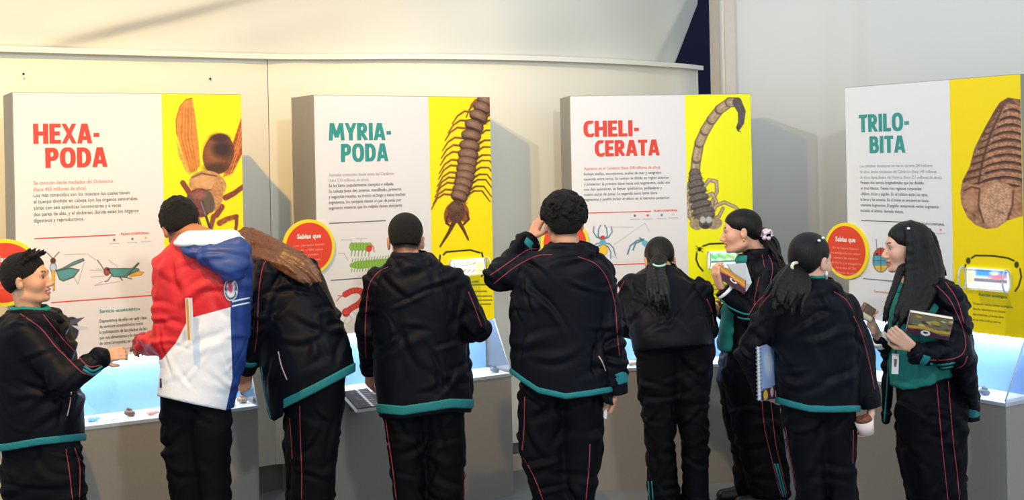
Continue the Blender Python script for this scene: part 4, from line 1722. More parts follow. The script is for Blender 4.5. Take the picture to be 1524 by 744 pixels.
    def hcap_short(s, thick=1.0, nape=-.052, front=.115):
        S = Shape()
        s.he(S, (0, -.016, .042), (.079 * thick, .100 * thick, .083 * thick), .01)
        s.he(S, (0, -.058, -.002), (.064 * thick, .047 * thick, .058 * thick), .03)
        s.he(S, (0, .122, -.030), (.10, .085, .095), .015, 's')
        for x in (-1, 1):
            s.he(S, (x * .088, .026, -.050), (.034, .060, .060), .008, 's')
        c, R, sc = s.hc, s.R, s.sc
        S.cut(lambda x, y, z: (nape * sc - ((x - c[0]) * R[0, 2] + (y - c[1]) * R[1, 2] + (z - c[2]) * R[2, 2])))
        return S

    def locks(s, S, A, B, n, r0, r1, dA=0.0, dB=0.0, jit=.012, seed=1, k=.004):
        """locks of hair interpolated between two guide lines (photo points with depth)"""
        rg = np.random.default_rng(seed)
        m = 14
        A = smooth_path([s.p(*q) for q in A], m)
        B = smooth_path([s.p(*q) for q in B], m)
        for i in range(n):
            t = (i + rg.random() * .8) / n
            pth = A * (1 - t) + B * t
            jo = rg.normal(size=3) * jit
            ph = rg.random() * 6
            g = np.linspace(0, 1, m)[:, None]
            pth = pth + jo * (.35 + .65 * g) + .004 * np.sin(g * 9 + ph)
            end = m - rg.integers(0, 4)
            rr = np.interp(np.linspace(0, 1, m), [0, .7, 1], [r0, (r0 + r1) / 2, r1])
            for j in range(end - 1):
                S.cap(pth[j], pth[j + 1], rr[j], rr[j + 1], k)


def book(name, quad, thick, label, cat, cover_fn=None, cover=(120, 60, 90), group=None, spiral=False, pages=None, cov_m=None, npx=(50, 36)):
    """quad: four world corners (tl, tr, br, bl) of the front cover, thick away from the viewer"""
    q = [np.asarray(v, float) for v in quad]
    n = np.cross(q[1] - q[0], q[3] - q[0])
    n /= np.linalg.norm(n)
    if n[1] < 0:
        n = -n
    base = sum(q) / 4 + n * thick / 2
    base[2] = min(v[2] for v in q)
    r = empty(name, base, label, cat, group)
    cm = cov_m or mat('book_cover', cover, .45)
    prism(q, n * .003, 'front_cover', cm, r)
    prism([v + n * (thick - .003) for v in q], n * .003, 'back_cover', cm, r)
    c = sum(q) / 4
    ins = [c + (v - c) * .97 + n * .003 for v in q]
    prism(ins, n * (thick - .006), 'pages', pages or M['pages'], r)
    if cover_fn:
        o = q[0] - n * .0008
        s = np.linspace(.01, .99, npx[0])
        t = np.linspace(.01, .99, npx[1])
        S_, T_ = np.meshgrid(s, t, indexing='ij')
        V = ((1 - S_) * (1 - T_))[..., None] * q[0] + (S_ * (1 - T_))[..., None] * q[1] + (S_ * T_)[..., None] * q[2] + ((1 - S_) * T_)[..., None] * q[3] - n * .0012
        pt = cover_fn(S_ * 100, T_ * 100)
        i = np.arange(S_.size).reshape(S_.shape)
        Fq = np.stack([i[:-1, :-1], i[1:, :-1], i[1:, 1:], i[:-1, 1:]], -1).reshape(-1, 4)
        po = mesh_obj('cover_print', V.reshape(-1, 3), Fq, M['print'], r)
        set_col(po, lin(np.clip(pt.C, 0, 255)).reshape(-1, 3))
    if spiral:
        for i in range(14):
            t = (i + .5) / 14
            c = q[0] * (1 - t) + q[3] * t
            e = (q[1] - q[0]) / np.linalg.norm(q[1] - q[0])
            R = thick * .75
            ring = [c + n * thick / 2 + R * (math.cos(a) * n + math.sin(a) * e) for a in np.linspace(0, 2 * math.pi, 11)]
            tube(ring, .0012, 'spiral_ring', M['metal'], r, 4)
    return r


# ============================================================ next person
b1 = Person(4.95, 'person in navy tracksuit at the left edge, turned right, pointing with one hand', (212, 160, 126))
T = [(462, 14, 82, 0, .11), (474, 2, 92, 0, .15), (490, -8, 98, 0, .17), (520, -14, 108, 0, .175), (560, -16, 113, 0, .17), (600, -14, 119, 0, .165), (640, -10, 122, 0, .16), (672, -8, 121, 0, .155), (700, -8, 120, 0, .15)]
Lg = [[(640, 8, 112, -.035, .08), (672, 4, 119, -.045, .085), (700, 4, 124, -.06), (744, 6, 128, -.06)], [(640, 8, 110, .05, .08), (744, 14, 120, .09)]]
arms = [[(36, 494, -.12, .066), (98, 566, -.17, .056), (150, 533, -.13, .042)], [(50, 494, .13, .06), (78, 570, .18, .05), (104, 556, .10, .042)]]
b1.smile = .8
b1.body((40, 415, 0, -88, 6, 0, .87), T, Lg, arms,
        [dict(w=(150, 532, -.13), d=(1, .05, .22), n=(0, 1, -.4), curl=42, size=.78, flip=-1), dict(w=(104, 556, .10), d=(1, 0, .2), n=(0, -1, 0), curl=40, size=.75)], b=.16, scalp=(-.055, .03))
hemB1 = [(-40, 676), (15, 669), (60, 661), (119, 655), (140, 655)]
b1.jacket(T, arms, hemB1, seed=11)
b1.band(T, hemB1, 10)
b1.collar([(456, 14, 76), (468, 8, 92), (482, 2, 100)], b=.075)
b1.collar([(452, 18, 66), (466, 14, 80)], m=M['shirt'], name='shirt_collar', b=.065)
b1.cuff((143, 537, -.135), (152, 532, -.13), .040, M['navy'])
b1.trousers(Lg)
b1.shoes(Lg, -90)
b1.lines(b1.jkV, b1.jk, [[(30, 467), (60, 488), (82, 515), (99, 532), (112, 545), (124, 555), (140, 560)], [(64, 468), (84, 493), (100, 512), (114, 526), (122, 537), (134, 546), (150, 543)]])
b1.lines(b1.jkV, b1.jk, [[(126, 545), (138, 552), (152, 545)], [(124, 550), (138, 557), (150, 551)]], M['teal'], .006, 'sleeve_stripe')
b1.lines(b1.jkV, b1.jk, [[(106, 583), (104, 600), (100, 619)]], M['pale_piping'], .0028, 'pocket_piping')
b1.lines(b1.trV, b1.tr, [[(98, 668), (103, 700), (108, 744)], [(111, 666), (118, 690), (119, 715), (118, 744)]])
S = b1.hcap_short(1.03, -.06)
rg = np.random.default_rng(3)
for i in range(60):
    a, e = rg.uniform(-2.4, 2.4), rg.uniform(.25, 1.4)
    d = np.array([math.sin(a) * math.cos(e), -math.cos(a) * math.cos(e) * .6 + .5 * math.sin(e), math.sin(e)])
    p0 = np.array([0, -.016, .042]) + d * np.array([.078, .098, .082])
    b1.hcap(S, p0, p0 + d * .016 + np.array([0, .010, .002]), .007, .003, .004)
for i in range(14):
    x = -.055 + .11 * i / 13
    b1.hcap(S, (x, .045, .108 - 3 * x * x), (x * 1.05, .078 + .006 * (i % 3), .115 - 4 * x * x + .008 * (i % 2)), .010, .004, .006)
b1.hair(S, M['hair_short'])

# ============================================================ next person
b2 = Person(5.0, 'person in red, white and blue hooded jacket, head bent over the lit case', (170, 112, 80))
T = [(346, 276, 350, 0, .09), (362, 252, 367, 0, .12), (380, 240, 372, 0, .135), (400, 237, 374, 0, .14), (440, 240, 374, 0, .145), (480, 243, 371, 0, .145), (520, 243, 367, 0, .145), (560, 239, 358, 0, .145), (592, 236, 350, 0, .15), (625, 238, 344, 0, .15)]
Lg = [[(575, 240, 310, .02), (640, 241, 312, .02), (700, 250, 314, .02), (744, 259, 315, .03)], [(575, 288, 336, -.02), (606, 287, 338, -.02), (640, 286, 345, -.03), (700, 296, 340, -.02), (744, 302, 342, -.02)]]
arms = [[(252, 402, .0, .070), (250, 508, -.05, .060), (220, 512, .08, .048)], [(352, 402, .06, .065), (352, 490, .16, .055), (310, 510, .32, .045)]]
b2.body((270, 336, .09, 16, -34, -16, .93), T, Lg, arms,
        [dict(w=(217, 511, .09), d=(-.5, .8, -.1), n=(0, 0, -1), curl=45, size=.85), dict(w=(308, 510, .33), d=(-.5, .8, 0), n=(0, 0, -1), curl=45, size=.85, flip=-1)], b=.14, scalp=(-.06, .03))
hem2 = [(200, 588), (238, 590), (290, 602), (337, 611), (352, 605), (400, 600)]
hoodie = None
m, nt, bs = new_mat('three_colour_jacket_nylon')
bs.inputs['Roughness'].default_value = .5


def ndmath(op, a, b=None):
    n = nt.nodes.new('ShaderNodeMath')
    n.operation = op
    for i_, v_ in enumerate((a, b)):
        if v_ is None:
            continue
        if isinstance(v_, (int, float)):
            n.inputs[i_].default_value = v_
        else:
            nt.links.new(v_, n.inputs[i_])
    return n.outputs[0]


def ndattr(nm):
    a = nt.nodes.new('ShaderNodeAttribute')
    a.attribute_name = nm
    return a.outputs['Fac']


def ndmix(f, a, b):
    n = nt.nodes.new('ShaderNodeMix')
    n.data_type = 'RGBA'
    nt.links.new(f, n.inputs['Factor'])
    for sck, v_ in ((n.inputs[6], a), (n.inputs[7], b)):
        if isinstance(v_, tuple):
            sck.default_value = tuple(lin(v_)) + (1,)
        else:
            nt.links.new(v_, sck)
    return n.outputs[2]


c1 = ndmix(ndmath('GREATER_THAN', ndattr('white_field'), 0.0), (205, 26, 32), (232, 232, 236))
c2 = ndmix(ndmath('GREATER_THAN', ndattr('blue_field'), 0.0), c1, (30, 60, 128))
nt.links.new(c2, bs.inputs['Base Color'])
nz3 = nt.nodes.new('ShaderNodeTexNoise')
nz3.inputs['Scale'].default_value = 40
bp3 = nt.nodes.new('ShaderNodeBump')
bp3.inputs['Strength'].default_value = .12
bp3.inputs['Distance'].default_value = .01
nt.links.new(nz3.outputs[0], bp3.inputs['Height'])
nt.links.new(bp3.outputs[0], bs.inputs['Normal'])
b2.jacket(T, arms, hem2, 'hooded_jacket', m, .007, 21, h=.007)
V, Fq = b2.jkV
X, Y = to_px(V[:, 0], V[:, 1], V[:, 2])
wf_ = Y - np.interp(X, [200, 241, 262, 279, 288, 343, 400], [546, 535, 510, 477, 472, 457, 450])
set_float(b2.jk, wf_, 'white_field')
set_float(b2.jk, X - np.interp(Y, [340, 395, 414, 441, 471, 563, 611, 640], [352, 322, 329, 343.5, 343, 346, 336, 330]), 'blue_field')
S = Shape()
b2.b = .06
S.loft(b2.rows([(357, 268, 368, -.09, .06), (366, 264, 371, -.10, .075), (376, 278, 373, -.115, .075), (388, 296, 373, -.13, .07), (400, 314, 371, -.135, .065), (416, 334, 360, -.13, .05)]), .02)
hd = add_shape('hood', S, .006, mat('blue_hood_nylon', (32, 62, 128), .5, noise=.08, nscale=20, bump=.15, bscale=40), b2.jk, .012, 8, 30)[0]
S = Shape()
b2.b = .085
S.loft(b2.rows([(342, 280, 350, -.02, .085), (350, 264, 358, -.04, .11), (364, 256, 364, -.05, .125)]), .01)
S.loft(b2.rows([(335, 276, 340, .03, .05), (350, 276, 338, .03, .06), (372, 280, 336, .03, .06)]), .01, m='s')
b2.b = .14
add_shape('hood_lining', S, .005, mat('white_hood_lining', (238, 236, 236), .7), b2.jk, .003, 2, 40)
b2.cuff((222, 512, .07), (212, 511, .115), .049, mat('red_cuff', (150, 20, 34), .6))
b2.trousers(Lg, M['black_pant'], 22)
b2.shoes(Lg, 10)
b2.lines(b2.jkV, b2.jk, [[(345, 449), (358, 446), (371, 443.5)], [(345, 456), (358, 453), (371, 450.5)]], M['white_plastic'], .0042, 'white_stripe')


def badge(S_, T_):
    p = Paint(S_, T_, (238, 236, 236))
    p.ell(50, 50, 47, 48, (16, 20, 40))
    p.ell(50, 50, 30, 32, (240, 236, 238))
    p.ell(46, 40, 19, 24, (220, 76, 112), var=.35, vs_=.4)
    for i in range(9):
        a = math.pi * (.75 + i * .19)
        p.line([(50 + 34 * math.cos(a), 50 + 36 * math.sin(a)), (50 + 42 * math.cos(a), 50 + 44 * math.sin(a))], 4, (238, 236, 240))
    return p


# round badge printed on the back, laid onto the jacket
tr_ = b2.bvh(b2.jkV)
nb_ = 26
bv, bc, bf = [], [], []
rings = [0, .2, .4, .6, .8, 1.0]
pts2 = []
for ri, rr in enumerate(rings):
    for k_ in range(nb_):
        a = 2 * math.pi * k_ / nb_
        pts2.append((rr * math.cos(a), rr * math.sin(a)))
for (u, v) in pts2:
    x, y = 343.5 + 10.5 * u, 431 + 17 * v
    d = Vector(P(x, y, 1.0) - np.array([0, 0, EYE])).normalized()
    hit = tr_.ray_cast(Vector((0, 0, EYE)), d)
    bv.append(np.array(hit[0]) - np.array(d) * .004 if hit[0] is not None else P(x, y, 4.86))
for ri in range(len(rings) - 1):
    for k_ in range(nb_):
        k2 = (k_ + 1) % nb_
        bf.append((ri * nb_ + k_, ri * nb_ + k2, (ri + 1) * nb_ + k2, (ri + 1) * nb_ + k_))
bo = mesh_obj('badge', bv, np.array(bf), M['print'], b2.jk, True)
uvs = np.array(pts2) * 50 + 50
set_col(bo, lin(np.clip(badge(uvs[:, 0], uvs[:, 1]).C, 0, 255)))
b2.lines(b2.jkV, b2.jk, [[(240, 563), (240, 577)]], mat('label_tag', (40, 46, 84), .6), .006, 'label_tag')
S = b2.hcap_short(1.06, -.058)
rg = np.random.default_rng(5)
for i in range(230):
    v = rg.normal(size=3)
    v /= np.linalg.norm(v)
    if v[2] < -.35 or (v[1] > .55 and v[2] < .55):
        continue
    c0 = np.array([0, -.020, .036]) + v * np.array([.080, .102, .084])
    if abs(c0[0]) > .06 and c0[2] < 0:
        continue
    b2.he(S, c0, np.array([1, 1, 1]) * rg.uniform(.007, .0115), .004)
b2.hair(S, M['hair_short'])
q = [b2.p(280, 442, -.12), b2.p(285, 441, -.165), b2.p(289, 504, -.165), b2.p(284, 506, -.12)]
book('notebook', [b2.p(281, 444, -.205), b2.p(286, 443, -.19), b2.p(289, 505, -.19), b2.p(284, 507, -.205)], .02, 'white notebook with ochre edge tucked under the red sleeved arm', 'notebook', cover=(232, 228, 220), pages=mat('ochre_page_edges', (206, 150, 60), .7))

# ============================================================ next person
g3 = Person(5.4, 'person in navy tracksuit bending far forward beside the red, white and blue jacket', (206, 150, 120))
T = [(378, 398, 450, .06, .10), (388, 386, 466, .05, .13), (402, 382, 474, .04, .14), (430, 379, 487, .02, .15), (470, 378, 504, 0, .16), (510, 382, 520, -.02, .16), (545, 388, 527, -.04, .155), (575, 394, 524, -.04, .15), (600, 398, 515, -.04, .14), (640, 400, 515, -.04, .14)]
Lg = [[(540, 430, 514, -.05), (600, 424, 512, -.05), (650, 430, 505, -.05), (690, 436, 500, -.05), (744, 432, 498, -.05)], [(540, 428, 510, .06), (620, 422, 480, .08), (680, 426, 470, .08), (744, 428, 470, .08)]]
arms = [[(400, 406, -.08, .062), (386, 470, -.12, .056), (369, 540, -.04, .046)], [(462, 420, .12, .06), (475, 500, .25, .05), (450, 545, .40, .042)]]
g3.body((373, 380, .14, 38, -46, -10, .92), T, Lg, arms,
        [dict(w=(366, 548, -.03), d=(-.2, .7, -.7), n=(0, -.4, -.6), curl=30, size=.85), dict(w=(448, 550, .42), d=(-.3, .8, -.4), n=(0, -.4, -.8), curl=30, size=.85, flip=-1)], b=.14)
hem3 = [(360, 560), (386, 560), (390, 590), (401, 622), (408, 627), (421, 619), (423, 604), (470, 580), (521, 554), (560, 535)]
g3.jacket(T, arms, hem3, seed=31, wr=.011)
g3.band([r if i != 9 else r for i, r in enumerate(T)], [(360, 720), (421, 720), (421.5, 607), (470, 583), (521, 556), (560, 537)], 13)
g3.cuff((371, 534, -.05), (365, 551, -.02), .0475, M['navy'])
g3.cuff((372, 530, -.06), (370, 537, -.045), .0485)
g3.trousers(Lg, seed=32)
g3.shoes(Lg, 20)
g3.lines(g3.jkV, g3.jk, [[(405, 381), (397, 388), (391, 398), (385, 437), (383, 491), (379, 525)]])
g3.lines(g3.jkV, g3.jk, [[(414, 523), (419, 545), (427, 565)]], M['pale_piping'], .003, 'pocket_piping')
g3.lines(g3.jkV, g3.jk, [[(389, 546), (394, 585), (403, 622)]], M['teal'], .004, 'zip_edge')
g3.lines(g3.trV, g3.tr, [[(446, 604), (447, 650), (449, 700), (449, 744)], [(431, 622), (433, 650), (435, 683)]])
S = Shape()
g3.he(S, (0, -.016, .036), (.080, .102, .086), .01)
g3.locks(S, [(352, 352, .14), (366, 341, .08), (390, 350, .02), (420, 366, -.06), (450, 380, -.09), (468, 396, -.11), (481, 418, -.13)],
         [(356, 376, .08), (366, 380, .03), (384, 384, -.04), (404, 390, -.10), (426, 401, -.13), (442, 412, -.145), (456, 422, -.15)], 80, .0085, .003, jit=.007, seed=4, k=.010)
g3.locks(S, [(350, 356, .10), (352, 368, .06), (360, 380, .03), (368, 392, .0)], [(368, 345, .06), (372, 360, .0), (378, 378, -.03), (379, 394, -.04)], 16, .012, .004, jit=.006, seed=6)
g3.hair(S, M['hair_brown'])

# ============================================================ next person
b4 = Person(5.5, 'person in navy tracksuit standing upright before the MYRIAPODA kiosk, back to the viewer', (196, 138, 110))
T = [(378, 584, 640, 0, .09), (388, 576, 652, 0, .11), (398, 566, 668, 0, .12), (420, 556, 682, 0, .135), (450, 553, 690, 0, .14), (500, 555, 693, 0, .145), (560, 557, 702, 0, .15), (595, 562, 704, 0, .155), (630, 566, 700, 0, .155)]
Lg = [[(590, 572, 640, 0), (620, 571, 639, 0), (690, 580, 635, 0), (744, 586, 636, 0)], [(590, 632, 692, 0), (620, 633, 690, 0), (665, 635, 694, 0), (705, 637, 692, 0), (744, 637, 690, 0)]]
arms = [[(562, 418, 0, .062), (547, 490, .02, .053), (550, 545, .17, .044)], [(676, 418, 0, .062), (709, 486, .0, .054), (690, 498, .24, .045)]]
b4.body((604, 358, .07, 0, -14, 0, 1.0), T, Lg, arms,
        [dict(w=(550, 552, .19), d=(-.05, .35, -.9), n=(.7, .6, .1), curl=34, size=.9), dict(w=(686, 500, .27), d=(-.5, .8, -.1), n=(0, -.2, -1), curl=35, size=.9, flip=-1)], b=.14, scalp=(-.085, .055))
hem4 = [(540, 613), (566, 614), (600, 617), (640, 611), (670, 606), (701, 607), (720, 607)]
b4.jacket(T, arms, [(x, y + 7) for x, y in hem4], seed=41)
b4.band(T, hem4, 13)
b4.collar([(372, 584, 632), (381, 580, 640), (394, 574, 650)], b=.095, th=.016)
b4.cuff((549, 541, .16), (551, 552, .19), .0455, M['navy'])
b4.trousers(Lg, seed=42)
b4.shoes(Lg, 0)
b4.lines(b4.jkV, b4.jk, [[(578, 397), (562, 406), (549, 426), (545, 461), (543.5, 499), (545, 533)], [(697, 434), (708, 461), (717, 487)], [(652, 391), (664, 394)]])
b4.lines(b4.trV, b4.tr, [[(574, 624), (579, 660), (584, 693), (590, 744)], [(691, 700), (690, 744)]], None, .0026)
S = b4.hcap_short(1.0, -.030)
b4.hair(S, M['hair_short'])

# ============================================================ next person
b5 = Person(4.95, 'person in navy tracksuit raising the left hand to the head, back to the viewer', (204, 150, 122))
T = [(364, 818, 876, 0, .09), (374, 803, 890, 0, .12), (388, 784, 900, 0, .135), (410, 770, 906, 0, .145), (450, 760, 906, 0, .15), (500, 759, 903, 0, .155), (545, 760, 904, 0, .16), (575, 764, 910, 0, .16), (610, 772, 914, 0, .16)]
Lg = [[(570, 773, 838, 0), (620, 772, 838, 0), (668, 771, 838, 0), (702, 782, 842, 0), (744, 794, 848, .01)], [(570, 832, 898, 0), (620, 834, 898, 0), (670, 836, 897, 0), (744, 838, 884, 0)]]
arms = [[(792, 398, 0, .068), (744, 411, .0, .058), (783, 364, .10, .044)], [(890, 408, 0, .066), (905, 480, -.02, .058), (916, 566, -.01, .048)]]
b5.body((839, 330, .06, 6, -8, 0, .96), T, Lg, arms,
        [dict(w=(789, 357, .11), d=(.42, .25, .85), n=(.75, .5, -.3), curl=24, size=.92, flip=-1), dict(w=(917, 586, -.01), d=(-.25, .1, -.9), n=(-.9, .3, .1), curl=46, size=.86, flip=-1)], b=.15, scalp=(-.075, .03))
hem5 = [(740, 552), (761, 556), (780, 570), (801, 584), (842, 593), (880, 588), (920, 581), (960, 578)]
b5.jacket(T, arms, [(x, y + 0) for x, y in hem5[:-2]] + [(893, 586), (900, 600), (960, 620)], seed=51, wr=.012)
b5.band(T, hem5, 8)
b5.collar([(357, 820, 870), (366, 812, 882), (386, 800, 896)], b=.10, th=.016)
b5.cuff((778, 369, .09), (785, 361, .105), .048)
b5.cuff((784, 362, .10), (790, 354, .115), .044, M['navy'])
b5.cuff((914, 552, -.01), (917, 570, -.01), .0525)
b5.cuff((916, 566, -.01), (918, 586, -.01), .0485, M['navy'])
b5.trousers(Lg, seed=52, wr=.012)
b5.shoes(Lg, 5)
b5.lines(b5.jkV, b5.jk, [[(822, 379), (799, 381), (772, 394), (750, 410), (735, 422)], [(809, 372), (788, 371), (764, 386), (744, 400), (729, 410)], [(860, 382), (885, 392), (901, 410), (911, 435), (916, 460), (919, 500), (922, 530)]])
b5.lines(b5.jkV, b5.jk, [[(891, 530), (896, 538), (901, 552)]], M['pale_piping'], .003, 'pocket_piping')
b5.lines(b5.trV, b5.tr, [[(779, 681), (791, 702), (800, 722), (808, 744)], [(878, 661), (877, 690), (872, 744)], [(781, 590), (780, 640), (777, 670)]], None, .0021)
S = b5.hcap_short(1.10, -.070)
rg = np.random.default_rng(9)
for i in range(320):
    v = rg.normal(size=3)
    v /= np.linalg.norm(v)
    if v[2] < -.42 or (v[1] > .6 and v[2] < .45):
        continue
    c0 = np.array([0, -.020, .036]) + v * np.array([.092, .110, .094]) * rg.uniform(.95, 1.06)
    w = np.cross(v, rg.normal(size=3))
    w /= np.linalg.norm(w)
    w2 = np.cross(v, w)
    R_ = rg.uniform(.010, .018)
    for a in range(4):
        p0 = c0 + R_ * (math.cos(a * 1.0) * w + math.sin(a * 1.0) * w2)
        p1 = c0 + R_ * (math.cos(a * 1.0 + 1) * w + math.sin(a * 1.0 + 1) * w2)
        b5.hcap(S, p0, p1, .0062, .0052, .003)
b5.hair(S, M['hair_short'])

# ============================================================ next person
g6 = Person(5.98, 'person in navy tracksuit leaning over the CHELICERATA case, back to the viewer', (206, 150, 120))
T = [(396, 970, 1006, .18, .09), (406, 946, 1016, .16, .12), (420, 935, 1030, .13, .14), (450, 930, 1047, .08, .155), (480, 932, 1056, .04, .165), (500, 938, 1061, .01, .165), (518, 942, 1063, 0, .16), (540, 944, 1063, 0, .15)]
Lg = [[(500, 944, 1012, 0), (566, 948, 1012, 0), (600, 954, 1008, 0), (657, 962, 1003, 0), (744, 964, 1012, 0)], [(500, 1000, 1063, 0), (560, 1004, 1060, 0), (608, 1007, 1053, 0), (655, 1014, 1054, 0), (744, 1017, 1054, 0)]]
arms = [[(940, 425, .12, .062), (932, 485, .16, .055), (955, 498, .42, .045)], [(1042, 432, .12, .062), (1052, 490, .16, .055), (1026, 505, .42, .045)]]
g6.body((982, 388, .30, 0, -44, 0, .95), T, Lg, arms,
        [dict(w=(958, 499, .44), d=(.2, .9, -.2), n=(0, -.2, -1), curl=30, size=.85), dict(w=(1024, 506, .44), d=(-.2, .9, -.2), n=(0, -.2, -1), curl=30, size=.85, flip=-1)], b=.14)
hem6 = [(900, 520), (943, 523), (1000, 518), (1062, 513), (1100, 512)]
g6.jacket(T, arms, hem6, seed=61)
g6.collar([(391, 966, 1004, .2), (400, 960, 1008, .18), (410, 952, 1014, .16)], b=.08)
g6.trousers(Lg, seed=62)
g6.shoes(Lg, 0)
g6.lines(g6.jkV, g6.jk, [[(929, 418), (923, 430), (920, 440)], [(1052, 445), (1059, 462), (1063, 485)]])
g6.lines(g6.trV, g6.tr, [[(965, 716), (967, 744)], [(970, 716), (972, 744)]], M['teal'], .004, 'leg_stripe')
S = Shape()
g6.he(S, (0, -.016, .036), (.081, .104, .086), .01)
g6.he(S, (0, -.060, -.015), (.066, .045, .055), .03)
g6.he(S, (0, .120, -.035), (.10, .085, .095), .015, 's')
for x in (-1, 1):
    g6.he(S, (x * .090, .0, -.042), (.022, .032, .045), .01, 's')
g6.hair(S)
S = Shape()
S.ell(g6.p(981, 385, .14), (.034, .030, .028))
g6.locks(S, [(972, 386, .13), (966, 405, .02), (966, 430, -.10), (968, 456, -.13)], [(990, 386, .13), (988, 405, .02), (994, 430, -.10), (998, 462, -.13)], 34, .0095, .004, jit=.006, seed=8, k=.007)
g6.hair(S, None, .005, 'ponytail')
ring = [g6.p(981 + 9 * math.cos(a), 393 + 3.2 * math.sin(a), +.075 - .045 * math.sin(a)) for a in np.linspace(0, 6.283, 16)]
tube(ring, .006, 'hair_tie', mat('mint_hair_tie', (170, 220, 210), .6), g6.root)

# ============================================================ next person
g7 = Person(6.28, 'person in open navy jacket with flowered hair tie, clutching books to the chest', (222, 168, 140))
T = [(374, 1116, 1150, .02, .10), (384, 1104, 1162, .02, .14), (400, 1092, 1170, .02, .17), (430, 1085, 1173, .02, .175), (480, 1079, 1172, .02, .17), (520, 1076, 1168, .02, .165), (545, 1070, 1164, .02, .16), (572, 1066, 1162, .02, .155)]
Lg = [[(545, 1070, 1156, -.06), (600, 1084, 1160, -.06), (657, 1096, 1167, -.06), (700, 1108, 1172, -.06), (738, 1116, 1177, -.06)], [(545, 1068, 1150, .08), (622, 1076, 1150, .08), (680, 1092, 1150, .08), (724, 1094, 1146, .08), (742, 1096, 1142, .08)]]
arms = [[(1142, 404, -.13, .064), (1124, 474, -.17, .056), (1084, 442, -.20, .042)], [(1120, 402, .16, .058), (1108, 478, .18, .05), (1080, 462, .10, .042)]]
g7.smile = 1.0
g7.body((1103, 344, 0, 84, -4, 4, .93), T, Lg, arms,
        [dict(w=(1073, 428, -.20), d=(-.30, -.05, .85), n=(.8, .4, .2), curl=38, size=.92, flip=1), dict(w=(1076, 462, .10), d=(-.9, -.3, .2), n=(0, -1, 0), curl=30, size=.85)], b=.16)
hem7 = [(1040, 570), (1064, 570), (1120, 572), (1170, 570)]
g7.jacket(T, arms, hem7, seed=71)
S = Shape()
SH7 = [(384, 1101, 1116, -.01, .05), (394, 1096, 1113, -.01, .06), (410, 1092, 1110, -.01, .07), (450, 1080, 1104, -.01, .075), (484, 1071, 1098, -.01, .08), (522, 1067, 1092, -.01, .08)]
S.loft(g7.rows(SH7), .02)
add_shape('polo_shirt', S, .008, M['shirt'], g7.root, .008, 5)
g7.collar([(376, 1100, 1124), (383, 1096, 1126), (392, 1092, 1128)], M['shirt'], 'shirt_collar', b=.066, parent=g7.root)
g7.collar([(366, 1112, 1148), (376, 1105, 1154), (390, 1100, 1160)], b=.095, th=.015)
g7.cuff((1084, 442, -.20), (1074, 431, -.20), .043, M['navy'])
g7.cuff((1080, 437, -.20), (1076.5, 433, -.20), .0455, M['white_plastic'], 'wrist_band', g7.root)
g7.trousers(Lg, seed=72)
g7.shoes(Lg, 90)
g7.lines(g7.jkV, g7.jk, [[(1136, 372), (1146, 384), (1150, 402), (1146, 420)], [(1134, 378), (1138, 398)], [(1130, 412), (1124, 440), (1122, 455)], [(1150, 432), (1130, 446), (1116, 466), (1112, 478)]])
g7.lines(g7.jkV, g7.jk, [[(1072, 444), (1084, 456), (1104, 466), (1116, 468)], [(1070, 449), (1084, 463), (1102, 473), (1116, 475)]], M['teal'], .006, 'sleeve_stripe')
g7.lines(g7.trV, g7.tr, [[(1134, 597), (1138, 636), (1150, 689), (1164, 744)], [(1147, 597), (1154, 657), (1161, 689), (1173, 744)]], None, .0021)
g7.lines(g7.trV, g7.tr, [[(1153, 690), (1160, 716), (1167, 744)], [(1157, 690), (1164, 716), (1170, 744)]], M['teal'], .0045, 'leg_stripe')
S = Shape()
g7.he(S, (0, -.014, .040), (.080, .102, .084), .01)
g7.he(S, (0, -.060, .0), (.068, .048, .062), .03)
g7.he(S, (0, .118, -.035), (.11, .082, .100), .012, 's')
for x in (-1, 1):
    g7.he(S, (x * .090, .004, -.042), (.026, .030, .046), .008, 's')
g7.hair(S)
S = Shape()
g7.locks(S, [(1138, 346, 0), (1148, 356, -.02), (1158, 372, -.06), (1166, 396, -.09)], [(1132, 352, 0), (1142, 364, -.04), (1150, 380, -.1), (1158, 400, -.12)], 12, .013, .004, jit=.012, seed=3)
g7.hair(S, None, .005, 'ponytail')
S = Shape()
rg = np.random.default_rng(2)
for i in range(26):
    v = rg.normal(size=3)
    v /= np.linalg.norm(v)
    c = g7.p(1141, 350, -.03) + v * np.array([.026, .022, .026])
    S.ell(c, (.011, .011, .011), k=.003)
fo = add_shape('flower_hair_tie', S, .004, M['print'], g7.root)[0]
me_n = len(fo.data.vertices)
cc = np.where(RNG.random((me_n, 1)) < .35, np.array([[196, 110, 160]]), np.array([[240, 232, 240]]))
set_col(fo, lin(cc))
S = Shape().ell(g7.hp((-.084, -.004, -.052)), (.005, .006, .009))
add_shape('earring', S, .002, M['gold'], g7.root)


def cov7(S_, T_):
    p = Paint(S_, T_, (196, 140, 60))
    p.poly([(0, 55), (40, 40), (100, 60), (100, 100), (0, 100)], (70, 36, 56))
    p.ell(58, 52, 13, 15, (240, 236, 230))
    p.ell(58, 52, 7, 8, (60, 60, 70))
    p.line([(0, 20), (100, 34)], 10, (224, 176, 60))
    p.line([(0, 50), (40, 38), (100, 56)], 7, (180, 60, 60))
    return p


book('book', [g7.p(1070, 393, -.22), g7.p(1110, 418, -.26), g7.p(1108, 438, -.26), g7.p(1066, 412, -.22)], .022, 'ochre and dark purple book clutched by the person with flowered hair tie', 'book', cov7, (90, 44, 60))
book('notebook', [g7.p(1082, 393, -.19), g7.p(1110, 391, -.17), g7.p(1119, 420, -.20), g7.p(1111, 434, -.215)], .012, 'pale grey notebook behind the ochre book clutched to the chest', 'notebook', None, (190, 194, 198))

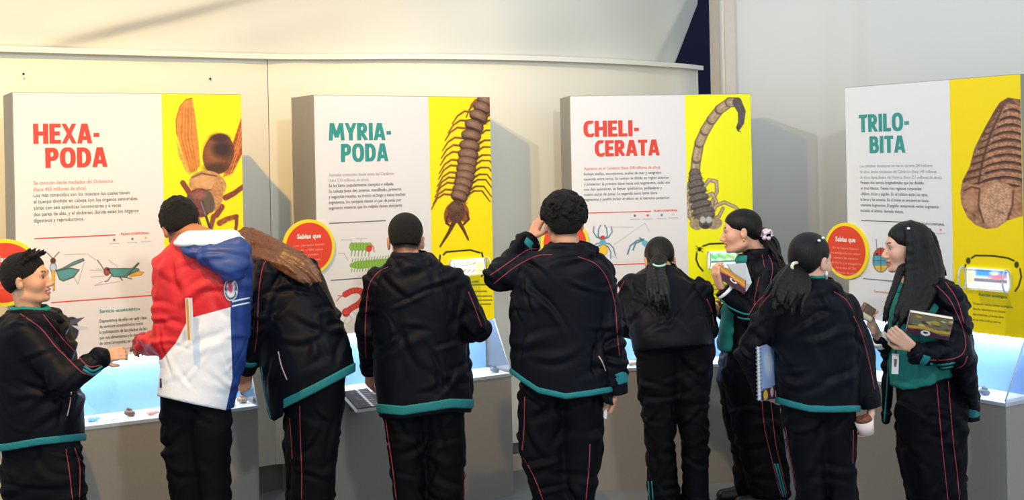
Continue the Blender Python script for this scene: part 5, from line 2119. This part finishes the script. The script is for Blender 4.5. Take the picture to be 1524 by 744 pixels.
# ============================================================ next person
g8 = Person(4.95, 'person in navy tracksuit with cream hair tie, lowered hand holding a paper cup', (224, 176, 150))
T = [(414, 1196, 1234, 0, .09), (424, 1172, 1246, 0, .115), (436, 1152, 1258, 0, .13), (455, 1145, 1268, 0, .14), (485, 1146, 1276, 0, .145), (520, 1152, 1279, 0, .145), (560, 1155, 1277, 0, .15), (590, 1157, 1276, 0, .15), (630, 1160, 1274, 0, .15)]
Lg = [[(590, 1161, 1222, 0), (650, 1170, 1224, 0), (700, 1180, 1226, 0), (744, 1187, 1227, 0)], [(590, 1214, 1273, 0), (665, 1218, 1271, 0), (744, 1230, 1273, 0)]]
arms = [[(1158, 448, 0, .060), (1115, 524, .02, .052), (1136, 580, .20, .043)], [(1258, 458, 0, .060), (1280, 528, 0, .052), (1293, 592, -.03, .044)]]
g8.body((1207, 387, .02, -50, -4, 0, .91), T, Lg, arms,
        [dict(w=(1141, 586, .22), d=(.8, .3, -.3), n=(.9, 0, 0), curl=30, size=.85), dict(w=(1296, 606, -.03), d=(-.08, -.05, -1), n=(-1, .1, 0), curl=34, size=.92, flip=-1)], b=.14)
hem8 = [(1140, 598), (1159, 600), (1180, 606), (1205, 612), (1240, 613), (1274, 612), (1300, 612)]
g8.jacket(T, arms, [(1060, 640), (1130, 640), (1145, 598)] + hem8[1:-1] + [(1278, 612), (1284, 640), (1330, 640)], seed=81)
g8.band(T, hem8, 9)
g8.collar([(410, 1197, 1236), (420, 1192, 1242), (432, 1184, 1250)], b=.085)
g8.collar([(406, 1198, 1226), (416, 1196, 1232)], M['shirt'], 'shirt_collar', b=.07)
g8.cuff((1291, 585, -.028), (1296, 606, -.03), .0455, M['navy'])
g8.trousers(Lg, seed=82)
g8.shoes(Lg, -15)
g8.lines(g8.jkV, g8.jk, [[(1153, 425), (1139, 438), (1124, 458), (1106, 496)], [(1154, 431), (1141, 444), (1130, 458)], [(1241, 434), (1259, 446), (1268, 460)], [(1270, 470), (1279, 488), (1288, 516), (1296, 550), (1302, 580)]])
g8.lines(g8.trV, g8.tr, [[(1169, 636), (1176, 679), (1185, 725)], [(1270, 640), (1269, 690)]], None, .0021)
S = Shape()
g8.he(S, (0, -.016, .040), (.081, .103, .085), .01)
g8.he(S, (0, -.058, -.008), (.068, .048, .060), .03)
g8.he(S, (0, .118, -.035), (.11, .082, .100), .012, 's')
for x in (-1, 1):
    g8.he(S, (x * .090, .004, -.046), (.026, .030, .044), .008, 's')
g8.hair(S)
S = Shape()
g8.locks(S, [(1186, 394, -.03), (1172, 404, -.07), (1158, 422, -.14), (1150, 440, -.17), (1150, 458, -.185)], [(1188, 402, -.03), (1196, 412, -.10), (1198, 428, -.16), (1188, 446, -.18), (1182, 466, -.19)], 44, .0110, .004, jit=.011, seed=13, k=.007)
g8.hair(S, None, .005, 'ponytail')
ring = [g8.p(1185 + 6.5 * math.cos(a), 397 + 6 * math.sin(a), -.055 + .03 * math.cos(a)) for a in np.linspace(0, 6.283, 16)]
tube(ring, .007, 'hair_tie', mat('cream_hair_tie', (240, 226, 196), .6), g8.root)
for x, y in ((1225, 354), (1219, 358)):
    S = Shape().ell(g8.p(x, y, -.055), (.007, .010, .006))
    add_shape('hair_clip', S, .003, M['white_plastic'], g8.root)
S = Shape().ell(g8.hp((.086, -.004, -.056)), (.006, .008, .012))
add_shape('earring', S, .0025, M['white_plastic'], g8.root)


def cov8(S_, T_):
    p = Paint(S_, T_, (150, 176, 222))
    p.ell(50, 35, 30, 20, (206, 220, 240), 30, soft=8)
    p.poly([(0, 80), (100, 76), (100, 100), (0, 100)], (80, 40, 70))
    p.ell(30, 90, 16, 9, (222, 186, 60))
    p.ell(75, 86, 12, 8, (214, 190, 190))
    return p


book('notebook', [g8.p(1131, 516, -.06), g8.p(1152, 508, .02), g8.p(1154, 594, .02), g8.p(1133, 597, -.06)], .016, 'pale blue spiral notebook hanging between left arm and navy jacket', 'notebook', cov8, (150, 176, 222), spiral=True)

# ============================================================ next person
g9 = Person(5.4, 'person in open navy jacket and teal polo shirt, patterned book under the arm', (228, 178, 152))
TS = [(420, 1340, 1376, 0, .10), (432, 1333, 1392, 0, .13), (450, 1328, 1402, 0, .15), (500, 1326, 1414, 0, .15), (550, 1326, 1414, 0, .145), (585, 1330, 1412, 0, .14)]
TJ = [(412, 1366, 1402, 0, .11), (424, 1366, 1416, 0, .15), (445, 1372, 1428, 0, .18), (480, 1380, 1437, 0, .18), (530, 1396, 1443, 0, .175), (570, 1408, 1446, 0, .16), (600, 1416, 1448, 0, .13)]
Lg = [[(555, 1340, 1412, -.03, .06), (585, 1336, 1426, -.045, .075), (606, 1333, 1440, -.06), (640, 1336, 1439, -.06), (690, 1344, 1435, -.06), (744, 1358, 1438, -.06)], [(555, 1340, 1408, .03, .06), (590, 1336, 1416, .06, .08), (640, 1334, 1420, .09), (707, 1342, 1420, .09), (744, 1354, 1420, .09)]]
arms = [[(1412, 446, -.13, .066), (1424, 526, -.18, .060), (1366, 526, -.25, .044)], [(1352, 450, .15, .056), (1332, 522, .16, .05), (1313, 508, .02, .040)]]
hnd = [dict(w=(1356, 516, -.25), d=(-.72, -.05, .55), n=(.15, .8, .1), curl=52, size=.92, flip=1), dict(w=(1307, 500, .0), d=(-.46, -.15, .85), n=(.3, -.6, .6), curl=34, size=.92, flip=-1)]
g9.body((1350, 368, 0, 86, -2, 2, .94), TS, Lg, arms, hnd, b=.15)
S = Shape().loft(g9.rows(TS), .02)
S.cut(g9.screen_cut([(1300, 568), (1327, 573), (1345, 581), (1380, 574), (1410, 562), (1450, 560)], 1))
shirt9 = add_shape('polo_shirt', S, .008, M['shirt'], g9.root, .006, 9)[0]


def flap9(S):
    S.loft(g9.rows([(430, 1326, 1344, .15, .03), (470, 1318, 1338, .17, .03), (520, 1313, 1330, .18, .03), (575, 1313, 1330, .18, .025), (632, 1312, 1324, .18, .022)]), .02)


g9.jacket(TJ, arms, None, seed=91, wr=.011, extra=flap9)
S = Shape().cap(g9.p(1434, 560, .02), g9.p(1446, 606, .02), .052, .036)
add_shape('hanging_sleeve', S, .008, M['navy'], g9.jk, .006, 4)
g9.cuff((1444, 606, .02), (1446, 620, .02), .037)
g9.cuff((1445.5, 618, .02), (1446.5, 626, .02), .036, M['navy'])
g9.cuff((1376, 528, -.24), (1365, 525, -.25), .0475)
g9.cuff((1368, 526, -.25), (1358, 519, -.25), .042, M['navy'])
g9.cuff((1314, 510, .025), (1308, 503, .01), .042, M['white_plastic'])
g9.collar([(419, 1338, 1366), (426, 1332, 1374), (436, 1328, 1384)], M['shirt'], 'shirt_collar', b=.075, parent=g9.root)
g9.trousers(Lg, seed=92)
g9.shoes(Lg, 90)
g9.lines(g9.jkV, g9.jk, [[(1391, 422), (1412, 444), (1426, 471), (1434, 492), (1437, 512), (1432, 527), (1413, 535), (1381, 536)], [(1407, 420), (1424, 446), (1435, 481)], [(1440, 530), (1430, 546), (1395, 550), (1376, 545)]], None, .0024)
g9.lines(g9.jkV, g9.jk, [[(1384, 541), (1400, 543), (1420, 540)], [(1382, 546), (1400, 548), (1418, 545)]], M['teal'], .0055, 'sleeve_stripe')
g9.lines(g9.jkV, g9.jk, [[(1322, 535), (1320, 580), (1316, 628)]], M['teal'], .004, 'zip_edge')
g9.lines(g9.trV, g9.tr, [[(1394, 569), (1400, 640), (1405, 690), (1411, 744)], [(1411, 563), (1418, 650), (1424, 700), (1428, 744)]], None, .0024)
S = Shape()
g9.he(S, (0, -.014, .040), (.080, .102, .084), .01)
g9.he(S, (0, -.060, .0), (.070, .050, .070), .03)
g9.he(S, (0, .118, -.038), (.12, .072, .108), .012, 's')
g9.locks(S, [(1356, 334, -.02), (1378, 346, -.03), (1392, 372, -.03), (1402, 408, -.05), (1396, 430, -.12), (1384, 452, -.19), (1374, 474, -.21)],
         [(1350, 338, -.07), (1354, 360, -.09), (1352, 390, -.10), (1350, 415, -.12), (1342, 440, -.15), (1334, 465, -.17), (1326, 488, -.18)], 90, .0100, .0035, jit=.007, seed=23, k=.010)
g9.locks(S, [(1338, 398, -.07), (1330, 420, -.12), (1320, 448, -.17), (1313, 474, -.18)], [(1346, 396, -.08), (1338, 420, -.13), (1327, 448, -.17), (1318, 484, -.18)], 9, .007, .0025, jit=.003, seed=24, k=.008)
g9.locks(S, [(1356, 336, .06), (1380, 350, .07), (1394, 384, .08), (1402, 412, .08)], [(1376, 338, .0), (1390, 360, .02), (1398, 390, .02), (1404, 414, .02)], 12, .013, .006, jit=.006, seed=25)
g9.hair(S)
S = Shape().ell(g9.p(1352, 340, -.085), (.008, .008, .006))
add_shape('hair_clip', S, .003, M['white_plastic'], g9.root)
lan = [g9.p(1346, 424, -.12), g9.p(1342, 455, -.17), g9.p(1337, 490, -.18), g9.p(1333, 526, -.18)]
tube(smooth_path(lan, 16), .004, 'lanyard', M['black'], g9.root)


def cov9(S_, T_):
    p = Paint(S_, T_, (118, 112, 84))
    for i in range(22):
        r = RNG.random(3)
        p.ell(100 * r[0], 12 + 50 * r[1], 4 + 8 * r[2], 3 + 5 * r[2], [(190, 160, 70), (70, 66, 60), (150, 90, 90), (206, 190, 130)][i % 4], 60 * r[2], soft=2)
    p.line([(0, 66), (40, 60), (70, 68), (100, 64)], 12, (206, 160, 50))
    p.poly([(0, 76), (45, 70), (80, 82), (100, 80), (100, 100), (0, 100)], (70, 30, 56))
    p.ell(44, 84, 11, 13, (236, 234, 230))
    p.ell(44, 82, 6, 5, (40, 36, 40))
    return p


book('book', [g9.p(1355, 465, -.275), g9.p(1420, 476, -.295), g9.p(1412, 507, -.26), g9.p(1348, 495, -.24)], .030, 'olive and purple patterned book held above the teal polo shirt', 'book', cov9, (90, 44, 70), npx=(70, 40))

# ------------------------------------------------------------------ small things in hands and on the kiosks
# identity card on the lanyard
q = [g9.p(1328, 526, -.185), g9.p(1338, 527, -.185), g9.p(1337, 557, -.19), g9.p(1327, 556, -.19)]
c = sum(q) / 4
ic = empty('identity_card', (c[0], c[1], min(v[2] for v in q)), 'white identity card hanging in front of the teal shirt', 'card')
prism(q, np.array([0, .004, 0]), 'card', M['white_plastic'], ic)
prism([q[0] * .75 + q[2] * .25 - [0, .001, 0], q[1] * .75 + q[3] * .25 - [0, .001, 0], q[1] * .35 + q[3] * .65 * 1 - [0, .001, 0], q[0] * .35 + q[2] * .65 - [0, .001, 0]], np.array([0, .0008, 0]), 'photo', mat('card_photo', (150, 110, 96), .5), ic)

q = [b5.p(892, 599, -.02), b5.p(904, 603, -.03), b5.p(903, 624, -.035), b5.p(892, 618, -.03)]
c = sum(q) / 4
ic = empty('identity_card', (c[0], c[1], min(v[2] for v in q)), 'small white card dangling from a lowered hand beside the CHELICERATA kiosk', 'card')
prism(q, np.array([0, .004, 0]), 'card', M['white_plastic'], ic)
prism([q[0] * .7 + q[2] * .3 - [0, .001, 0], q[1] * .7 + q[3] * .3 - [0, .001, 0], q[1] * .4 + q[3] * .6 - [0, .001, 0], q[0] * .4 + q[2] * .6 - [0, .001, 0]], np.array([0, .0008, 0]), 'print', M['grey_ink'], ic)
tube([b5.p(893, 600, -.025), b5.p(897, 594, -.03), b5.p(905, 596, -.03)], .002, 'loop', M['metal'], ic)

# paper cup with a brown dessert
cup_c = g8.p(1287, 632, -.075)
cup = empty('paper_cup', cup_c - [0, 0, .035], 'white paper cup with brown dessert held in a lowered hand', 'cup')
n = 20
tilt = eul(0, 12, -14)
v = [cup_c + tilt @ np.array([r * math.cos(2 * math.pi * i / n), r * math.sin(2 * math.pi * i / n), z]) for r, z in ((.030, -.036), (.038, .022), (.035, .022), (.028, -.033)) for i in range(n)]
f = [(a * n + i, a * n + (i + 1) % n, (a + 1) * n + (i + 1) % n, (a + 1) * n + i) for a in range(3) for i in range(n)]
f += [tuple(range(n))[::-1], tuple(range(3 * n, 4 * n))]
mesh_obj('cup', v, f, mat('cream_paper_cup', (238, 216, 206), .7), cup, True)
S = Shape()
for i in range(9):
    a = i * 2.4
    S.ell(cup_c + tilt @ np.array([.016 * math.cos(a) * (i > 0), .016 * math.sin(a) * (i > 0), .020 + .004 * (i % 3)]), (.017, .017, .012), k=.006)
add_shape('dessert', S, .004, mat('brown_dessert', (118, 66, 44), .6, noise=.2, nscale=60, bump=.3, bscale=120), cup)

# brown box and rolled wrapper
bc = g9.p(1291, 462, -.07)
R_ = eul(20, 10, 32)
hb = np.array([.030, .012, .024])
v = [bc + R_ @ (np.array(s_) * hb) for s_ in ((-1, -1, -1), (1, -1, -1), (1, 1, -1), (-1, 1, -1), (-1, -1, 1), (1, -1, 1), (1, 1, 1), (-1, 1, 1))]
sb = empty('snack_box', bc - [0, 0, .03], 'small brown box held up in a raised hand near the TRILOBITA sign', 'box')
mesh_obj('box', v, [(0, 3, 2, 1), (4, 5, 6, 7), (0, 1, 5, 4), (1, 2, 6, 5), (2, 3, 7, 6), (3, 0, 4, 7)], mat('brown_box_card', (112, 88, 76), .5), sb)
v2 = [bc + R_ @ (np.array(s_) * hb * [.9, 1, .8] + [0, -.0006, 0]) for s_ in ((-1, -1, -1), (1, -1, -1), (1, -1, 1), (-1, -1, 1))]
mesh_obj('box_face', v2, [(0, 1, 2, 3)], mat('brown_box_face', (136, 112, 96), .4, noise=.25, nscale=60), sb)
rc = [g9.p(1279, 467, -.105), g9.p(1294, 475, -.11)]
S = Shape().cap(rc[0], rc[1], .016, .014).cap(rc[0] + (rc[0] - rc[1]) * .4, rc[1] - (rc[1] - rc[0]) * .7, .010, .010, k=.002, m='s')
rw = empty('rolled_wrapper', (rc[0] + rc[1]) / 2 - [0, 0, .016], 'cream rolled wrapper beside the small brown box in raised hand', 'wrapper')
add_shape('roll', S, .003, mat('cream_wrapper', (206, 190, 160), .6, noise=.15, nscale=60), rw)

# touch relief fixed to the edge of the second kiosk
def cov2(S_, T_):
    p = Paint(S_, T_, (26, 26, 30))
    for i in range(60):
        r = RNG.random(3)
        p.ell(100 * r[0], 100 * r[1], 2 + 4 * r[2], 1 + 2 * r[2], (120, 120, 124), 90 * r[1], soft=1.5, alpha=.5)
    for i in range(9):
        p.ell(58 + i * .5, 6 + i * 11, 8, 5, (232, 232, 232), 20)
        p.ell(66 + i * .5, 8 + i * 11, 6, 3, (90, 90, 94), 20)
        p.ell(80, 7 + i * 11, 12, 3, (170, 170, 172), 10, soft=2, alpha=.7)
    return p


qb = [K2.q(*t) for t in ((.045, DF + .008, DESK_Z + .022), (.185, DF + .008, DESK_Z + .022), (.205, DF + .14, DESK_Z - .045), (.065, DF + .14, DESK_Z - .045))]
n_ = np.cross(qb[1] - qb[0], qb[3] - qb[0])
n_ /= np.linalg.norm(n_)
if n_[2] > 0:
    n_ = -n_
bk = prism([v_ + n_ * .004 for v_ in qb], n_ * .020, 'touch_relief', M['case_white'], K2.root)
tag(bk, 'white touch block with grey embossed relief')
prism(qb, n_ * .004, 'relief_plate', mat('black_relief_plate', (40, 40, 44), .4), bk)
prism([K2.q(.09, DF, DESK_Z - .08), K2.q(.16, DF, DESK_Z - .08), K2.q(.16, DF, DESK_Z - .04), K2.q(.09, DF, DESK_Z - .04)], K2.n * .05, 'bracket', M['metal'], bk)
s_, t_ = np.meshgrid(np.linspace(.01, .99, 60), np.linspace(.01, .99, 50), indexing='ij')
V = ((1 - s_) * (1 - t_))[..., None] * qb[0] + (s_ * (1 - t_))[..., None] * qb[1] + (s_ * t_)[..., None] * qb[2] + ((1 - s_) * t_)[..., None] * qb[3] - n_ * .0012
i = np.arange(s_.size).reshape(s_.shape)
po = mesh_obj('relief_print', V.reshape(-1, 3), np.stack([i[:-1, :-1], i[1:, :-1], i[1:, 1:], i[:-1, 1:]], -1).reshape(-1, 4), M['print'], bk)
set_col(po, lin(np.clip(cov2(s_ * 100, t_ * 100).C, 0, 255)).reshape(-1, 3))
